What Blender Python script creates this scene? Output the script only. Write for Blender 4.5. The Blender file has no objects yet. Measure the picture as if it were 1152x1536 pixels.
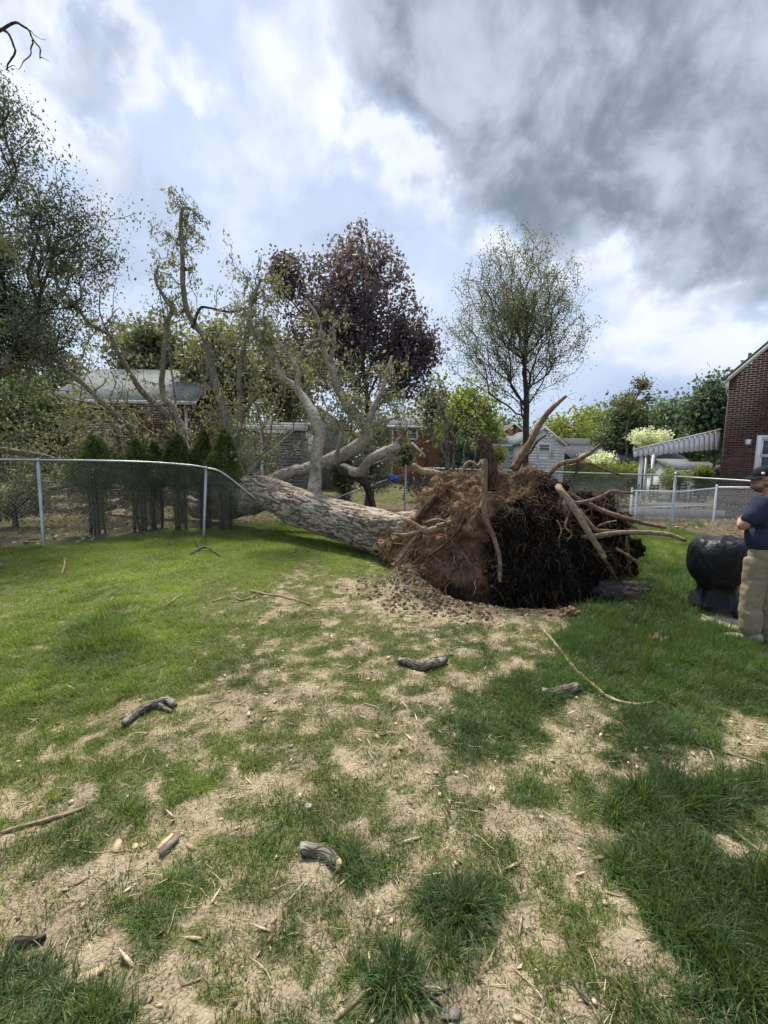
import bpy, bmesh, math, random
import numpy as np
from mathutils import Vector, Matrix, Euler, noise as mnoise

# ------------------------------------------------------------------ scene, camera, light
scene = bpy.context.scene
C = scene.collection
F_PX = 640.0                      # focal length for a picture 1152 wide
CAM = Vector((0.0, 0.0, 1.65))
CAMR = Matrix.Rotation(math.radians(90 - 6.3), 3, 'X') @ Matrix.Rotation(math.radians(0.9), 3, 'Z')
cd = bpy.data.cameras.new('camera'); cam = bpy.data.objects.new('camera', cd); C.objects.link(cam)
cd.sensor_fit = 'HORIZONTAL'; cd.sensor_width = 36; cd.lens = 20; cd.clip_start = 0.05; cd.clip_end = 1500
cam.matrix_world = Matrix.Translation(CAM) @ CAMR.to_4x4()
scene.camera = cam
scene.view_settings.view_transform = 'Standard'; scene.view_settings.look = 'None'
scene.view_settings.gamma = 1; scene.view_settings.use_curve_mapping = False
scene.view_settings.exposure = 2.22
SKY_STRENGTH = 0.05
SUN_EL, SUN_AZ = math.radians(60), math.radians(-20)   # azimuth clockwise from +Y
sd = bpy.data.lights.new('sun', 'SUN'); sun = bpy.data.objects.new('sun', sd); C.objects.link(sun)
sd.energy = 1.5; sd.angle = math.radians(11); sd.color = (1.0, 0.95, 0.86)
sdir = Vector((math.sin(SUN_AZ) * math.cos(SUN_EL), math.cos(SUN_AZ) * math.cos(SUN_EL), math.sin(SUN_EL)))
sun.rotation_euler = sdir.to_track_quat('Z', 'Y').to_euler(); sun.location = (0, 0, 60)

def ray(px, py):
    v = CAMR @ Vector(((px - 576) / F_PX, -(py - 768) / F_PX, -1.0))
    return v
def P(px, py, Y):
    v = ray(px, py); t = Y / v.y
    return CAM + v * t
def PG(px, py, z=0.0):
    v = ray(px, py); t = (z - CAM.z) / v.z
    return CAM + v * t
def D(px, py):
    return ray(px, py).normalized()
_Ri = np.array(CAMR.transposed())
def to_px(xyz):
    q = (np.asarray(xyz) - np.array(CAM)) @ _Ri.T
    w = np.maximum(-q[:, 2], 1e-3)
    return 576 + F_PX * q[:, 0] / w, 768 - F_PX * q[:, 1] / w

# ------------------------------------------------------------------ node helpers
class NT:
    def __init__(s, nt): s.t = nt; nt.nodes.clear()
    def n(s, typ, **kw):
        nd = s.t.nodes.new(typ)
        ins = kw.pop('ins', {})
        for k, v in kw.items(): setattr(nd, k, v)
        for k, v in ins.items(): s.set(nd, k, v)
        return nd
    def set(s, nd, k, v):
        sock = nd.inputs[k]
        if isinstance(v, bpy.types.NodeSocket): s.t.links.new(v, sock)
        elif isinstance(v, bpy.types.Node): s.t.links.new(v.outputs[0], sock)
        else: sock.default_value = v
    def math(s, op, a, b=0.0, c=0.0, clamp=False):
        nd = s.t.nodes.new('ShaderNodeMath'); nd.operation = op; nd.use_clamp = clamp
        s.set(nd, 0, a); s.set(nd, 1, b); s.set(nd, 2, c); return nd.outputs[0]
    def vm(s, op, a, b=None, sc=None):
        nd = s.t.nodes.new('ShaderNodeVectorMath'); nd.operation = op
        s.set(nd, 0, a)
        if b is not None: s.set(nd, 1, b)
        if sc is not None: s.set(nd, 3, sc)
        return nd.outputs['Value'] if op in ('DISTANCE', 'LENGTH', 'DOT_PRODUCT') else nd.outputs[0]
    def mix(s, f, a, b, blend='MIX'):
        nd = s.t.nodes.new('ShaderNodeMix'); nd.data_type = 'RGBA'; nd.blend_type = blend
        s.set(nd, 'Factor', f); s.set(nd, 6, a); s.set(nd, 7, b); return nd.outputs[2]
    def noise(s, vec, scale, detail=4, rough=0.55, dist=0.0, col=False):
        nd = s.t.nodes.new('ShaderNodeTexNoise'); s.set(nd, 'Vector', vec)
        nd.inputs['Scale'].default_value = scale; nd.inputs['Detail'].default_value = detail
        nd.inputs['Roughness'].default_value = rough; nd.inputs['Distortion'].default_value = dist
        return nd.outputs['Color'] if col else nd.outputs['Fac']
    def ss(s, v, lo, hi, a=0.0, b=1.0):
        nd = s.t.nodes.new('ShaderNodeMapRange'); nd.interpolation_type = 'SMOOTHSTEP'
        s.set(nd, 0, v); s.set(nd, 1, lo); s.set(nd, 2, hi); s.set(nd, 3, a); s.set(nd, 4, b); return nd.outputs[0]
def c4(c): return (c[0], c[1], c[2], 1.0)

# ------------------------------------------------------------------ world: Nishita sky with broken clouds
world = bpy.data.worlds.new('World'); scene.world = world; world.use_nodes = True
W = NT(world.node_tree)
sky = W.n('ShaderNodeTexSky', sky_type='NISHITA', sun_disc=False, sun_elevation=SUN_EL, sun_rotation=SUN_AZ)
tc = W.n('ShaderNodeTexCoord').outputs['Generated']
nd_ = W.vm('NORMALIZE', tc)
sep = W.n('ShaderNodeSeparateXYZ', ins={0: nd_})
zc = W.math('MAXIMUM', sep.outputs[2], 0.0)
# clouds lie on a layer: project the direction on a high plane for streaks, mixed with direction noise
den = W.math('ADD', zc, 0.28)
pl = W.n('ShaderNodeCombineXYZ', ins={0: W.math('DIVIDE', sep.outputs[0], den), 1: W.math('DIVIDE', sep.outputs[1], den), 2: 0.0}).outputs[0]
wob = W.vm('SUBTRACT', W.noise(pl, 2.2, 3, 0.5, col=True), (0.5, 0.5, 0.5))
wob2 = W.vm('SUBTRACT', W.noise(nd_, 9.0, 6, 0.62, col=True), (0.5, 0.5, 0.5))
dd = W.vm('ADD', nd_, W.vm('ADD', W.vm('SCALE', wob, sc=0.26), W.vm('SCALE', wob2, sc=0.13)))
def blobs(lst):
    tot = None
    for px, py, r, amp in lst:
        c = D(px, py)
        dist = W.vm('DISTANCE', dd, tuple(c))
        v = W.math('MULTIPLY', W.ss(dist, r / F_PX * 0.92, 0.0), amp)
        tot = v if tot is None else W.math('ADD', tot, v)
    return tot
dark = blobs([(650, 30, 150, .9), (900, 130, 260, .8), (850, 250, 170, .75), (1060, 40, 240, .85), (1120, 190, 170, .75),
              (800, 215, 110, .4), (700, 260, 60, .35), (1130, 330, 60, .7), (1125, 455, 60, .55), (970, 360, 60, .4), (1000, 530, 110, .35),
              (880, -120, 300, .9), (1250, 150, 240, .8), (110, 110, 120, .25), (150, 160, 90, .15), (60, 20, 120, .35), (1300, 400, 160, .5), (690, 50, 80, .2)])
lite = blobs([(960, 290, 120, .9), (1060, 270, 90, .8), (860, 330, 90, .4), (225, 70, 48, .5), (288, 135, 40, .6), (262, 105, 40, .5),
              (495, 145, 42, .9), (655, 245, 70, .7), (600, 60, 60, .5), (362, 235, 44, .7), (700, 175, 70, .8), (770, 110, 60, .6), (380, 30, 110, .6),
              (1085, 545, 62, .8), (1000, 420, 130, .5), (160, 290, 120, .5), (1110, 400, 60, .7), (640, 340, 40, .35), (900, 60, 35, .5), (420, 130, 100, .4)])
veil = W.noise(pl, 1.7, 6, 0.55, 0.4)
fine = W.noise(W.vm('ADD', nd_, W.vm('SCALE', pl, sc=.25)), 5.2, 9, 0.58, 0.25)
# base blue (Nishita) turned milky by a thin veil
milk = W.ss(veil, 0.30, 0.62, 0.74, 0.95)
el = W.ss(sep.outputs[2], 0.05, 0.75)
col = W.mix(milk, sky.outputs[0], W.mix(el, (3.1, 3.55, 4.35, 1), (2.4, 2.8, 3.75, 1)))
# low sky in the right-hand part is deeper and bluer (storm bank)
bank = W.math('MULTIPLY', W.ss(W.math('ADD', sep.outputs[2], W.math('MULTIPLY', veil, .12)), 0.36, 0.10), W.ss(sep.outputs[0], 0.12, 0.55))
col = W.mix(W.math('MULTIPLY', bank, .65), col, (1.9, 2.45, 3.9, 1))
lf = W.ss(W.math('ADD', lite, W.math('MULTIPLY', W.math('SUBTRACT', fine, .5), 1.5)), 0.28, 1.2)
puff = W.noise(W.vm('ADD', nd_, W.vm('SCALE', wob, sc=.12)), 4.2, 9, .6)
pf = W.math('MULTIPLY', W.ss(puff, .53, .66), W.ss(sep.outputs[2], .02, .2, .15, .45))
col = W.mix(pf, col, (4.0, 4.3, 4.7, 1))
gf = W.math('MULTIPLY', W.ss(puff, .47, .34), .55)
col = W.mix(gf, col, (2.15, 2.5, 3.25, 1))
df0 = W.math('ADD', dark, W.math('MULTIPLY', W.math('SUBTRACT', fine, .5), 1.9))
rim = W.math('MULTIPLY', W.math('MULTIPLY', W.ss(df0, -.35, .12), W.ss(df0, .50, .2)), W.ss(dark, .01, .2))
col = W.mix(W.math('MULTIPLY', rim, .75), col, (4.3, 4.55, 4.9, 1))
col = W.mix(W.math('MULTIPLY', lf, 0.9), col, (4.5, 4.75, 5.05, 1))
bank2 = W.math('MULTIPLY', bank, W.ss(puff, .62, .42, .35, .85))
col = W.mix(bank2, col, (1.65, 2.05, 3.05, 1))
gen = W.ss(W.noise(pl, 1.1, 6, .6, .3), 0.56, 0.75)            # loose grey patches everywhere else
df = W.ss(W.math('ADD', df0, W.math('MULTIPLY', W.math('SUBTRACT', puff, .5), -.9)), 0.12, 0.95)
gd = W.math('MULTIPLY', gen, W.ss(W.vm('DISTANCE', nd_, tuple(D(576, 350))), 0.7, 1.3, 0.12, .7))
df = W.math('MAXIMUM', df, gd)
dk = W.mix(W.ss(fine, .35, .68), (1.0, 1.2, 1.6, 1), (2.55, 2.85, 3.4, 1))
col = W.mix(W.math('MULTIPLY', df, 0.97), col, dk)
gnd = W.ss(sep.outputs[2], -0.02, -0.12)
col = W.mix(gnd, col, (0.9, 1.0, 0.8, 1))
bg = W.n('ShaderNodeBackground', ins={0: col, 1: SKY_STRENGTH})
wo = W.n('ShaderNodeOutputWorld', ins={0: bg})
world.cycles.sampling_method = 'MANUAL'; world.cycles.sample_map_resolution = 512

# ------------------------------------------------------------------ numeric noise
def _hash(ix, iy, iz, seed):
    h = (ix * 374761393 + iy * 668265263 + iz * 2147483647 + seed * 974711) & 0xFFFFFFFF
    h = ((h ^ (h >> 13)) * 1274126177) & 0xFFFFFFFF
    h = ((h ^ (h >> 16)) * 2246822519) & 0xFFFFFFFF
    return ((h ^ (h >> 15)) & 0xFFFFFF) / float(0xFFFFFF)
def vnoise(p, seed=0):
    p = np.asarray(p, float)
    i = np.floor(p).astype(np.int64); f = p - i; f = f * f * (3 - 2 * f)
    r = 0
    for dx in (0, 1):
        wx = f[:, 0] if dx else 1 - f[:, 0]
        for dy in (0, 1):
            wy = f[:, 1] if dy else 1 - f[:, 1]
            for dz in (0, 1):
                wz = f[:, 2] if dz else 1 - f[:, 2]
                r = r + wx * wy * wz * _hash(i[:, 0] + dx, i[:, 1] + dy, i[:, 2] + dz, seed)
    return r
def fbm(p, octv=4, seed=0, gain=.5):
    p = np.asarray(p, float); a = 1; s = 0; t = 0
    for k in range(octv):
        s = s + a * vnoise(p * (2.03 ** k) + 17.3 * k, seed + k); t += a; a *= gain
    return s / t
def n2(x, y, sc, octv=4, seed=0, gain=.5):
    return fbm(np.stack([np.asarray(x) * sc, np.asarray(y) * sc, np.zeros_like(np.asarray(x, float))], 1), octv, seed, gain)
def sst(v, lo, hi):
    t = np.clip((v - lo) / (hi - lo), 0, 1); return t * t * (3 - 2 * t)

# ------------------------------------------------------------------ mesh helpers
def tag(o, label=None, cat=None, group=None, kind=None):
    if label: o['label'] = label
    if cat: o['category'] = cat
    if group: o['group'] = group
    if kind: o['kind'] = kind
    return o
def empty(name, loc, label, cat, group=None, rz=0):
    o = bpy.data.objects.new(name, None); C.objects.link(o)
    o.location = loc; o.rotation_euler = (0, 0, rz); o.empty_display_size = .1
    return tag(o, label, cat, group)
def link(name, me, mat=None, parent=None, world_coords=True):
    o = bpy.data.objects.new(name, me); C.objects.link(o)
    if mat is not None and len(me.materials) == 0: me.materials.append(mat)
    if parent is not None:
        o.parent = parent
        if world_coords:
            q = parent; M = Matrix.Identity(4)
            while q is not None: M = q.matrix_basis @ M; q = q.parent
            o.matrix_basis = M.inverted()
    return o
def np_mesh(name, V, F, smooth=True, attrs=None):
    """V (n,3); F list of index arrays (m,k)"""
    me = bpy.data.meshes.new(name)
    V = np.asarray(V, np.float32)
    if not isinstance(F, list): F = [F]
    F = [np.asarray(f, np.int32) for f in F if len(f)]
    loops = np.concatenate([f.ravel() for f in F])
    tot = np.concatenate([np.full(len(f), f.shape[1], np.int32) for f in F])
    st = np.concatenate([[0], np.cumsum(tot)[:-1]]).astype(np.int32)
    me.vertices.add(len(V)); me.vertices.foreach_set('co', V.ravel())
    me.loops.add(len(loops)); me.loops.foreach_set('vertex_index', loops)
    me.polygons.add(len(tot)); me.polygons.foreach_set('loop_start', st)
    me.update(calc_edges=True)
    if smooth: me.polygons.foreach_set('use_smooth', np.ones(len(tot), bool))
    for k, (typ, arr) in (attrs or {}).items():
        a = me.attributes.new(k, typ, 'POINT')
        a.data.foreach_set('vector' if typ == 'FLOAT_VECTOR' else 'value', np.asarray(arr, np.float32).ravel())
    me.validate(clean_customdata=False); return me
class MB:
    """collects quads/tris for one mesh object"""
    def __init__(s): s.V = []; s.Q = []; s.T = []; s.B = []; s.n = 0
    def add(s, V, Q=None, T=None, B=None):
        V = np.asarray(V, float)
        s.V.append(V); s.B.append(V if B is None else B)
        if Q is not None and len(Q): s.Q.append(np.asarray(Q) + s.n)
        if T is not None and len(T): s.T.append(np.asarray(T) + s.n)
        s.n += len(V); return s
    def box(s, c, h, rz=0.0, M=None):
        v = np.array([[x, y, z] for z in (-1, 1) for y in (-1, 1) for x in (-1, 1)], float) * np.array(h)
        if M is not None: v = v @ np.array(M).T
        if rz:
            ca, sa = math.cos(rz), math.sin(rz); v = np.stack([v[:, 0] * ca - v[:, 1] * sa, v[:, 0] * sa + v[:, 1] * ca, v[:, 2]], 1)
        return s.add(v + np.array(c), [[0, 2, 3, 1], [4, 5, 7, 6], [0, 1, 5, 4], [2, 6, 7, 3], [0, 4, 6, 2], [1, 3, 7, 5]])
    def bar(s, a, b, w, h=None):
        a = Vector(a); b = Vector(b); h = w if h is None else h
        d = (b - a); L = d.length; d.normalize()
        up = Vector((0, 0, 1)) if abs(d.z) < .95 else Vector((0, 1, 0))
        x = d.cross(up).normalized(); y = x.cross(d).normalized()
        M = np.array([[x[i], d[i], y[i]] for i in range(3)])
        return s.box((a + b) / 2, (w / 2, L / 2, h / 2), M=M)
    def quad(s, a, b, c, d): return s.add(np.array([tuple(a), tuple(b), tuple(c), tuple(d)]), [[0, 1, 2, 3]])
    def prism(s, poly, off):
        """closed polygon (list of 3D pts) pushed along off"""
        n = len(poly); A = np.array([tuple(p) for p in poly], float); Bv = A + np.array(tuple(off))
        s.add(np.concatenate([A, Bv]), [[i, (i + 1) % n, n + (i + 1) % n, n + i] for i in range(n)],
              [[0, i + 1, i] for i in range(1, n - 1)] + [[n, n + i, n + i + 1] for i in range(1, n - 1)]); return s
    def tube(s, pts, rad, sides=6, cap=True, rough=0.0, seed=0, s0=0.0):
        pts = np.array([tuple(p) for p in pts], float); n = len(pts)
        rad = np.broadcast_to(np.asarray(rad, float), (n,))
        tan = np.gradient(pts, axis=0); tan /= np.linalg.norm(tan, axis=1)[:, None] + 1e-9
        ref = np.array([0, 0, 1.0]) if abs(tan[0, 2]) < .9 else np.array([1.0, 0, 0])
        u = np.cross(tan[0], ref); u /= np.linalg.norm(u)
        U = [u]
        for i in range(1, n):
            u = U[-1] - tan[i] * np.dot(U[-1], tan[i]); l = np.linalg.norm(u)
            U.append(u / l if l > 1e-6 else U[-1])
        U = np.array(U); Vv = np.cross(tan, U)
        th = np.arange(sides) * 2 * math.pi / sides
        L = s0 + np.concatenate([[0], np.cumsum(np.linalg.norm(np.diff(pts, axis=0), axis=1))])
        ct, st = np.cos(th), np.sin(th)
        R = np.repeat(rad[:, None], sides, 1)
        bk = np.stack([R * ct, R * st, np.repeat(L[:, None], sides, 1)], 2)
        if rough:
            R = R * (1 + rough * (fbm(bk.reshape(-1, 3) / max(rad.max(), 1e-4) * .9, 3, seed).reshape(n, sides) - .5) * 2)
        vv = pts[:, None] + U[:, None] * (R * ct)[..., None] + Vv[:, None] * (R * st)[..., None]
        i = np.arange(n - 1)[:, None] * sides; j = np.arange(sides)[None]; j2 = (j + 1) % sides
        Q = np.stack([i + j, i + j2, i + sides + j2, i + sides + j], 2).reshape(-1, 4)
        V = vv.reshape(-1, 3); Bk = bk.reshape(-1, 3); T = []
        if cap:
            V = np.concatenate([V, pts[:1] - tan[:1] * rad[0] * .15, pts[-1:] + tan[-1:] * rad[-1] * .3]); Bk = np.concatenate([Bk, [[0, 0, L[0]], [0, 0, L[-1]]]])
            a, b = n * sides, n * sides + 1
            T = [[a, (k + 1) % sides, k] for k in range(sides)] + [[b, (n - 1) * sides + k, (n - 1) * sides + (k + 1) % sides] for k in range(sides)]
        return s.add(V, Q, T, Bk)
    def build(s, name, mat=None, parent=None, smooth=True, kind=None, label=None):
        V = np.concatenate(s.V); F = []
        if s.Q: F.append(np.concatenate(s.Q))
        if s.T: F.append(np.concatenate(s.T))
        me = np_mesh(name, V, F, smooth, {'bk': ('FLOAT_VECTOR', np.concatenate(s.B))})
        o = link(name, me, mat, parent)
        return tag(o, label=label, kind=kind)
def smooth_path(pts, per=6):
    P_ = np.array([tuple(p) for p in pts], float)
    if len(P_) < 3:
        t = np.linspace(0, 1, per + 1)[:, None]; return P_[0] * (1 - t) + P_[-1] * t
    E = np.concatenate([[2 * P_[0] - P_[1]], P_, [2 * P_[-1] - P_[-2]]]); out = []
    for i in range(1, len(E) - 2):
        t = np.linspace(0, 1, per, endpoint=False)[:, None]
        a, b, c, d = E[i - 1], E[i], E[i + 1], E[i + 2]
        out.append(.5 * (2 * b + (c - a) * t + (2 * a - 5 * b + 4 * c - d) * t ** 2 + (3 * b - a - 3 * c + d) * t ** 3))
    out.append(P_[-1:]); return np.concatenate(out)
def leaf_mesh(centers, size, rng, hang=0.3, width=.5, jit=.35, flat=False):
    n = len(centers)
    d = rng.normal(size=(n, 3)); d[:, 2] -= hang * 2.2
    if flat: d[:, 2] *= .25
    d /= np.linalg.norm(d, axis=1)[:, None]
    s = rng.normal(size=(n, 3)); s -= d * (s * d).sum(1)[:, None]; s /= np.linalg.norm(s, axis=1)[:, None]
    nn = np.cross(d, s); L = (size * (1 + jit * rng.normal(size=n)).clip(.4, 1.9))[:, None]
    w = L * width * .5
    a = centers; m = centers + d * L * .45; t = centers + d * L - nn * L * .12
    V = np.stack([a, m + s * w + nn * L * .1, t, m - s * w + nn * L * .1], 1).reshape(-1, 3)
    Q = np.arange(n * 4).reshape(n, 4)
    return V, Q
# ------------------------------------------------------------------ materials
def mat(name, build):
    m = bpy.data.materials.new(name); m.use_nodes = True
    N = NT(m.node_tree); sh = build(N)
    if isinstance(sh, bpy.types.Node): sh = sh.outputs[0]
    N.n('ShaderNodeOutputMaterial', ins={0: sh}); return m
def pbsdf(N, col, rough=.8, spec=.3, bump=None, bs=.3, bd=.01, metal=0.0):
    ins = {'Base Color': col, 'Roughness': rough, 'Specular IOR Level': spec, 'Metallic': metal}
    if bump is not None:
        b = N.n('ShaderNodeBump', ins={'Strength': bs, 'Distance': bd, 'Height': bump}); ins['Normal'] = b.outputs[0]
    return N.n('ShaderNodeBsdfPrincipled', ins=ins)
def simple(name, c, rough=.7, var=.25, sc=6, spec=.3, metal=0.0, bs=.15, bd=.005):
    def f(N):
        p = N.n('ShaderNodeNewGeometry').outputs['Position']
        n = N.noise(p, sc, 6, .6); k = N.ss(n, .3, .7, 1 - var, 1 + var)
        return pbsdf(N, N.vm('SCALE', c[:3], sc=k), rough, spec, N.noise(p, sc * 9, 4), bs, bd, metal)
    return mat(name, f)
def leafmat(name, c1, c2, trans=.35, rough=.6):
    def f(N):
        g = N.n('ShaderNodeNewGeometry'); r = g.outputs['Random Per Island']
        k = N.mix(r, c4(c1), c4(c2))
        n = N.noise(g.outputs['Position'], .9, 3); k = N.vm('SCALE', k, sc=N.ss(n, .3, .7, .7, 1.25))
        a = pbsdf(N, k, rough, .35)
        b = N.n('ShaderNodeBsdfTranslucent', ins={0: N.vm('MULTIPLY', k, (1.5, 1.6, .8))})
        return N.n('ShaderNodeMixShader', ins={0: trans, 1: a.outputs[0], 2: b.outputs[0]})
    return mat(name, f)
def barkmat(name, hi, lo, scale=14, stretch=.22, bs=.8, bd=.03, patch=None):
    def f(N):
        a = N.n('ShaderNodeAttribute', attribute_name='bk').outputs['Vector']
        v = N.vm('MULTIPLY', a, (1, 1, stretch))
        w = N.vm('ADD', v, N.vm('SCALE', N.vm('SUBTRACT', N.noise(v, scale * .6, 3, col=True), (.5, .5, .5)), sc=.9 / scale))
        vo = N.n('ShaderNodeTexVoronoi', feature='DISTANCE_TO_EDGE', ins={'Vector': w, 'Scale': scale}).outputs['Distance']
        n = N.noise(v, scale * 2.5, 7, .65)
        h = N.math('ADD', N.ss(vo, 0.0, .28), N.math('MULTIPLY', n, .7))
        k = N.mix(N.ss(h, .25, 1.15), c4(lo), c4(hi))
        big = N.noise(a, 1.6, 5, .6); k = N.vm('SCALE', k, sc=N.ss(big, .32, .68, .58, 1.25))
        if patch: k = N.mix(N.ss(N.noise(a, 6, 6, .65), .50, .62), k, c4(patch))
        return pbsdf(N, k, .9, .15, h, bs, bd)
    return mat(name, f)
M = {}
M['bark'] = barkmat('oak bark', (.44, .38, .30), (.10, .08, .06), 30, .2, .9, .02)
M['limb'] = barkmat('pale limb bark', (.43, .38, .30), (.13, .11, .085), 44, .20, .9, .012, (.30, .29, .24))
M['limbpale'] = barkmat('pale weathered limb bark', (.54, .48, .38), (.20, .165, .125), 44, .20, .9, .010, (.40, .39, .32))
M['darkbark'] = barkmat('dark bark', (.10, .085, .07), (.03, .025, .02), 22, .3, .6, .012)
M['greybark'] = barkmat('grey bark', (.19, .17, .14), (.06, .052, .042), 22, .3, .6, .012)
M['root'] = barkmat('root skin', (.33, .235, .15), (.13, .085, .055), 60, .15, .7, .006, (.15, .095, .06))
M['rootpale'] = barkmat('pale root skin', (.44, .345, .23), (.20, .145, .095), 60, .15, .6, .006, (.22, .145, .09))
M['rootdark'] = barkmat('dark root skin', (.13, .085, .055), (.04, .028, .02), 30, .25, .6, .01)
M['stick'] = barkmat('stick bark', (.24, .21, .165), (.06, .05, .038), 60, .2, .6, .004, (.30, .32, .25))
M['stickpale'] = barkmat('peeled stick', (.40, .32, .20), (.20, .15, .09), 60, .15, .4, .003)
M['fibre'] = simple('root fibre', (.05, .036, .026), .9, .5, 7)
M['fibreb'] = simple('brown root fibre', (.26, .175, .11), .9, .5, 7)
M['galv'] = simple('galvanised steel', (.40, .42, .43), .42, .15, 5, .5, .75)
M['wire'] = simple('fence wire', (.30, .31, .31), .5, .2, 9, .5, .6)
M['whitewire'] = simple('white painted wire', (.72, .73, .72), .5, .1, 9, .4)
M['white'] = simple('white paint', (.78, .79, .79), .5, .08, 3, .4)
M['siding'] = simple('white siding', (.80, .82, .82), .55, .07, 2, .4)
M['greysiding'] = simple('grey siding', (.23, .24, .225), .6, .1, 2, .3)
M['palegreen'] = simple('pale green siding', (.56, .64, .58), .6, .1, 2, .3)
M['trim'] = simple('off white trim', (.66, .65, .62), .6, .1, 4, .3)
M['roofgrey'] = simple('grey shingles', (.13, .14, .155), .9, .22, 5, .2, bs=.6, bd=.02)
M['rooflight'] = simple('pale shingles', (.15, .16, .165), .9, .2, 5, .2, bs=.6, bd=.02)
M['roofdark'] = simple('charcoal shingles', (.05, .052, .06), .9, .2, 5, .2, bs=.6, bd=.02)
M['roofbrown'] = simple('brown shingles', (.12, .10, .09), .9, .2, 5, .2, bs=.6, bd=.02)
M['darkwall'] = simple('dark wall', (.05, .055, .06), .8, .2, 3)
M['mortar'] = simple('mortar', (.33, .29, .27), .95, .15, 20, .1)
M['black'] = simple('black metal', (.015, .015, .017), .5, .1, 6, .4)
M['blue'] = simple('blue vinyl', (.05, .12, .42), .45, .15, 8, .5)
M['navyfab'] = simple('dark blue canvas', (.012, .03, .10), .8, .3, 8, .2)
M['conc'] = simple('concrete', (.42, .40, .36), .9, .15, 7, .2, bs=.4)
M['woodin'] = simple('broken wood', (.60, .42, .25), .85, .2, 30, .2, bs=.5)
def brickmat(name, a, b):
    def f(N):
        g = N.n('ShaderNodeNewGeometry'); r = g.outputs['Random Per Island']
        k = N.mix(r, c4(a), c4(b)); n = N.noise(g.outputs['Position'], 25, 5, .7)
        k = N.vm('SCALE', k, sc=N.ss(n, .3, .7, .75, 1.2))
        k = N.vm('SCALE', k, sc=N.ss(N.noise(g.outputs['Position'], .8, 4, .6), .3, .7, .8, 1.12))
        return pbsdf(N, k, .88, .2, n, .4, .004)
    return mat(name, f)
M['brick'] = brickmat('dark red brick', (.058, .030, .029), (.115, .060, .054))
M['brick2'] = brickmat('orange red brick', (.27, .10, .068), (.36, .15, .10))
M['brick3'] = brickmat('brown red brick', (.085, .042, .032), (.155, .075, .055))
def glassf(N):
    p = N.n('ShaderNodeNewGeometry').outputs['Position']
    return pbsdf(N, N.mix(N.noise(p, 1.2, 2), (.03, .04, .05, 1), (.12, .15, .18, 1)), .06, .8)
M['glass'] = mat('window glass', glassf)
M['leafdark'] = leafmat('dark grey green leaves', (.055, .072, .045), (.115, .125, .085), .3)
M['leafhem'] = leafmat('hemlock needles', (.022, .042, .034), (.045, .07, .055), .15)
M['leafoak'] = leafmat('young oak leaves', (.16, .165, .10), (.26, .25, .165), .35)
M['leafpurple'] = leafmat('purple leaves', (.085, .060, .092), (.15, .11, .15), .45, .5)
M['leafbud'] = leafmat('spring buds', (.12, .13, .075), (.20, .20, .13), .35)
M['leafgreen'] = leafmat('mid green leaves', (.095, .135, .065), (.15, .18, .10), .35)
M['leafyel'] = leafmat('yellow green leaves', (.17, .21, .05), (.25, .27, .09), .4)
M['leafteal'] = leafmat('cool green leaves', (.07, .115, .075), (.12, .165, .11), .35)
M['leafarb'] = leafmat('arborvitae sprays', (.045, .080, .016), (.13, .155, .045), .15, .7)
M['blossom'] = leafmat('white blossom', (.55, .57, .48), (.75, .75, .68), .35)
M['twigbrown'] = simple('dry brown twigs', (.23, .18, .13), .9, .3, 12)
M['deadleaf'] = leafmat('dead leaves', (.16, .11, .06), (.36, .29, .19), .2)
# ------------------------------------------------------------------ terrain
PIT = (1.85, 5.35)
def hgt(x, y):
    x = np.atleast_1d(np.asarray(x, float)); y = np.atleast_1d(np.asarray(y, float))
    h = .05 * (n2(x, y, .6, 3, 3) - .5) + .035 * (n2(x, y, 3.1, 3, 5) - .5)
    h = h + .016 * (n2(x, y, 14, 3, 7) - .5) * np.clip(14 - y, 0, 1)
    h = h + .9 * sst(y, 25, 70)*0
    # hollow torn open by the roots, with a crumbled rim
    dx, dy = (x - PIT[0]) / 1.42, (y - PIT[1] - .25) / .86
    r = np.sqrt(dx * dx + dy * dy) + .16 * (n2(x, y, 2.5, 3, 11) - .5)
    h = h - .55 * (1 - sst(r, .62, 1.0))
    rim = np.exp(-((r - 1.13) / .13) ** 2)
    h = h + rim * (.05 + .10 * n2(x, y, 6, 4, 13, .6)) * (.35 + .9 * sst(-x, -1.6, -.2))
    m = np.exp(-(((x - .45) / .42) ** 2 + ((y - 5.55) / .5) ** 2)); h = h + m * (.12 + .12 * n2(x, y, 7, 4, 17, .6))
    m = np.exp(-(((x - 3.0) / .5) ** 2 + ((y - 5.5) / .4) ** 2)); h = h + m * .13
    return h
def hz(x, y): return float(hgt(x, y)[0])
def PT(px, py, lift=0.0):
    p = PG(px, py)
    for _ in range(4): p = PG(px, py, hz(p.x, p.y) + lift)
    return p
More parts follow.
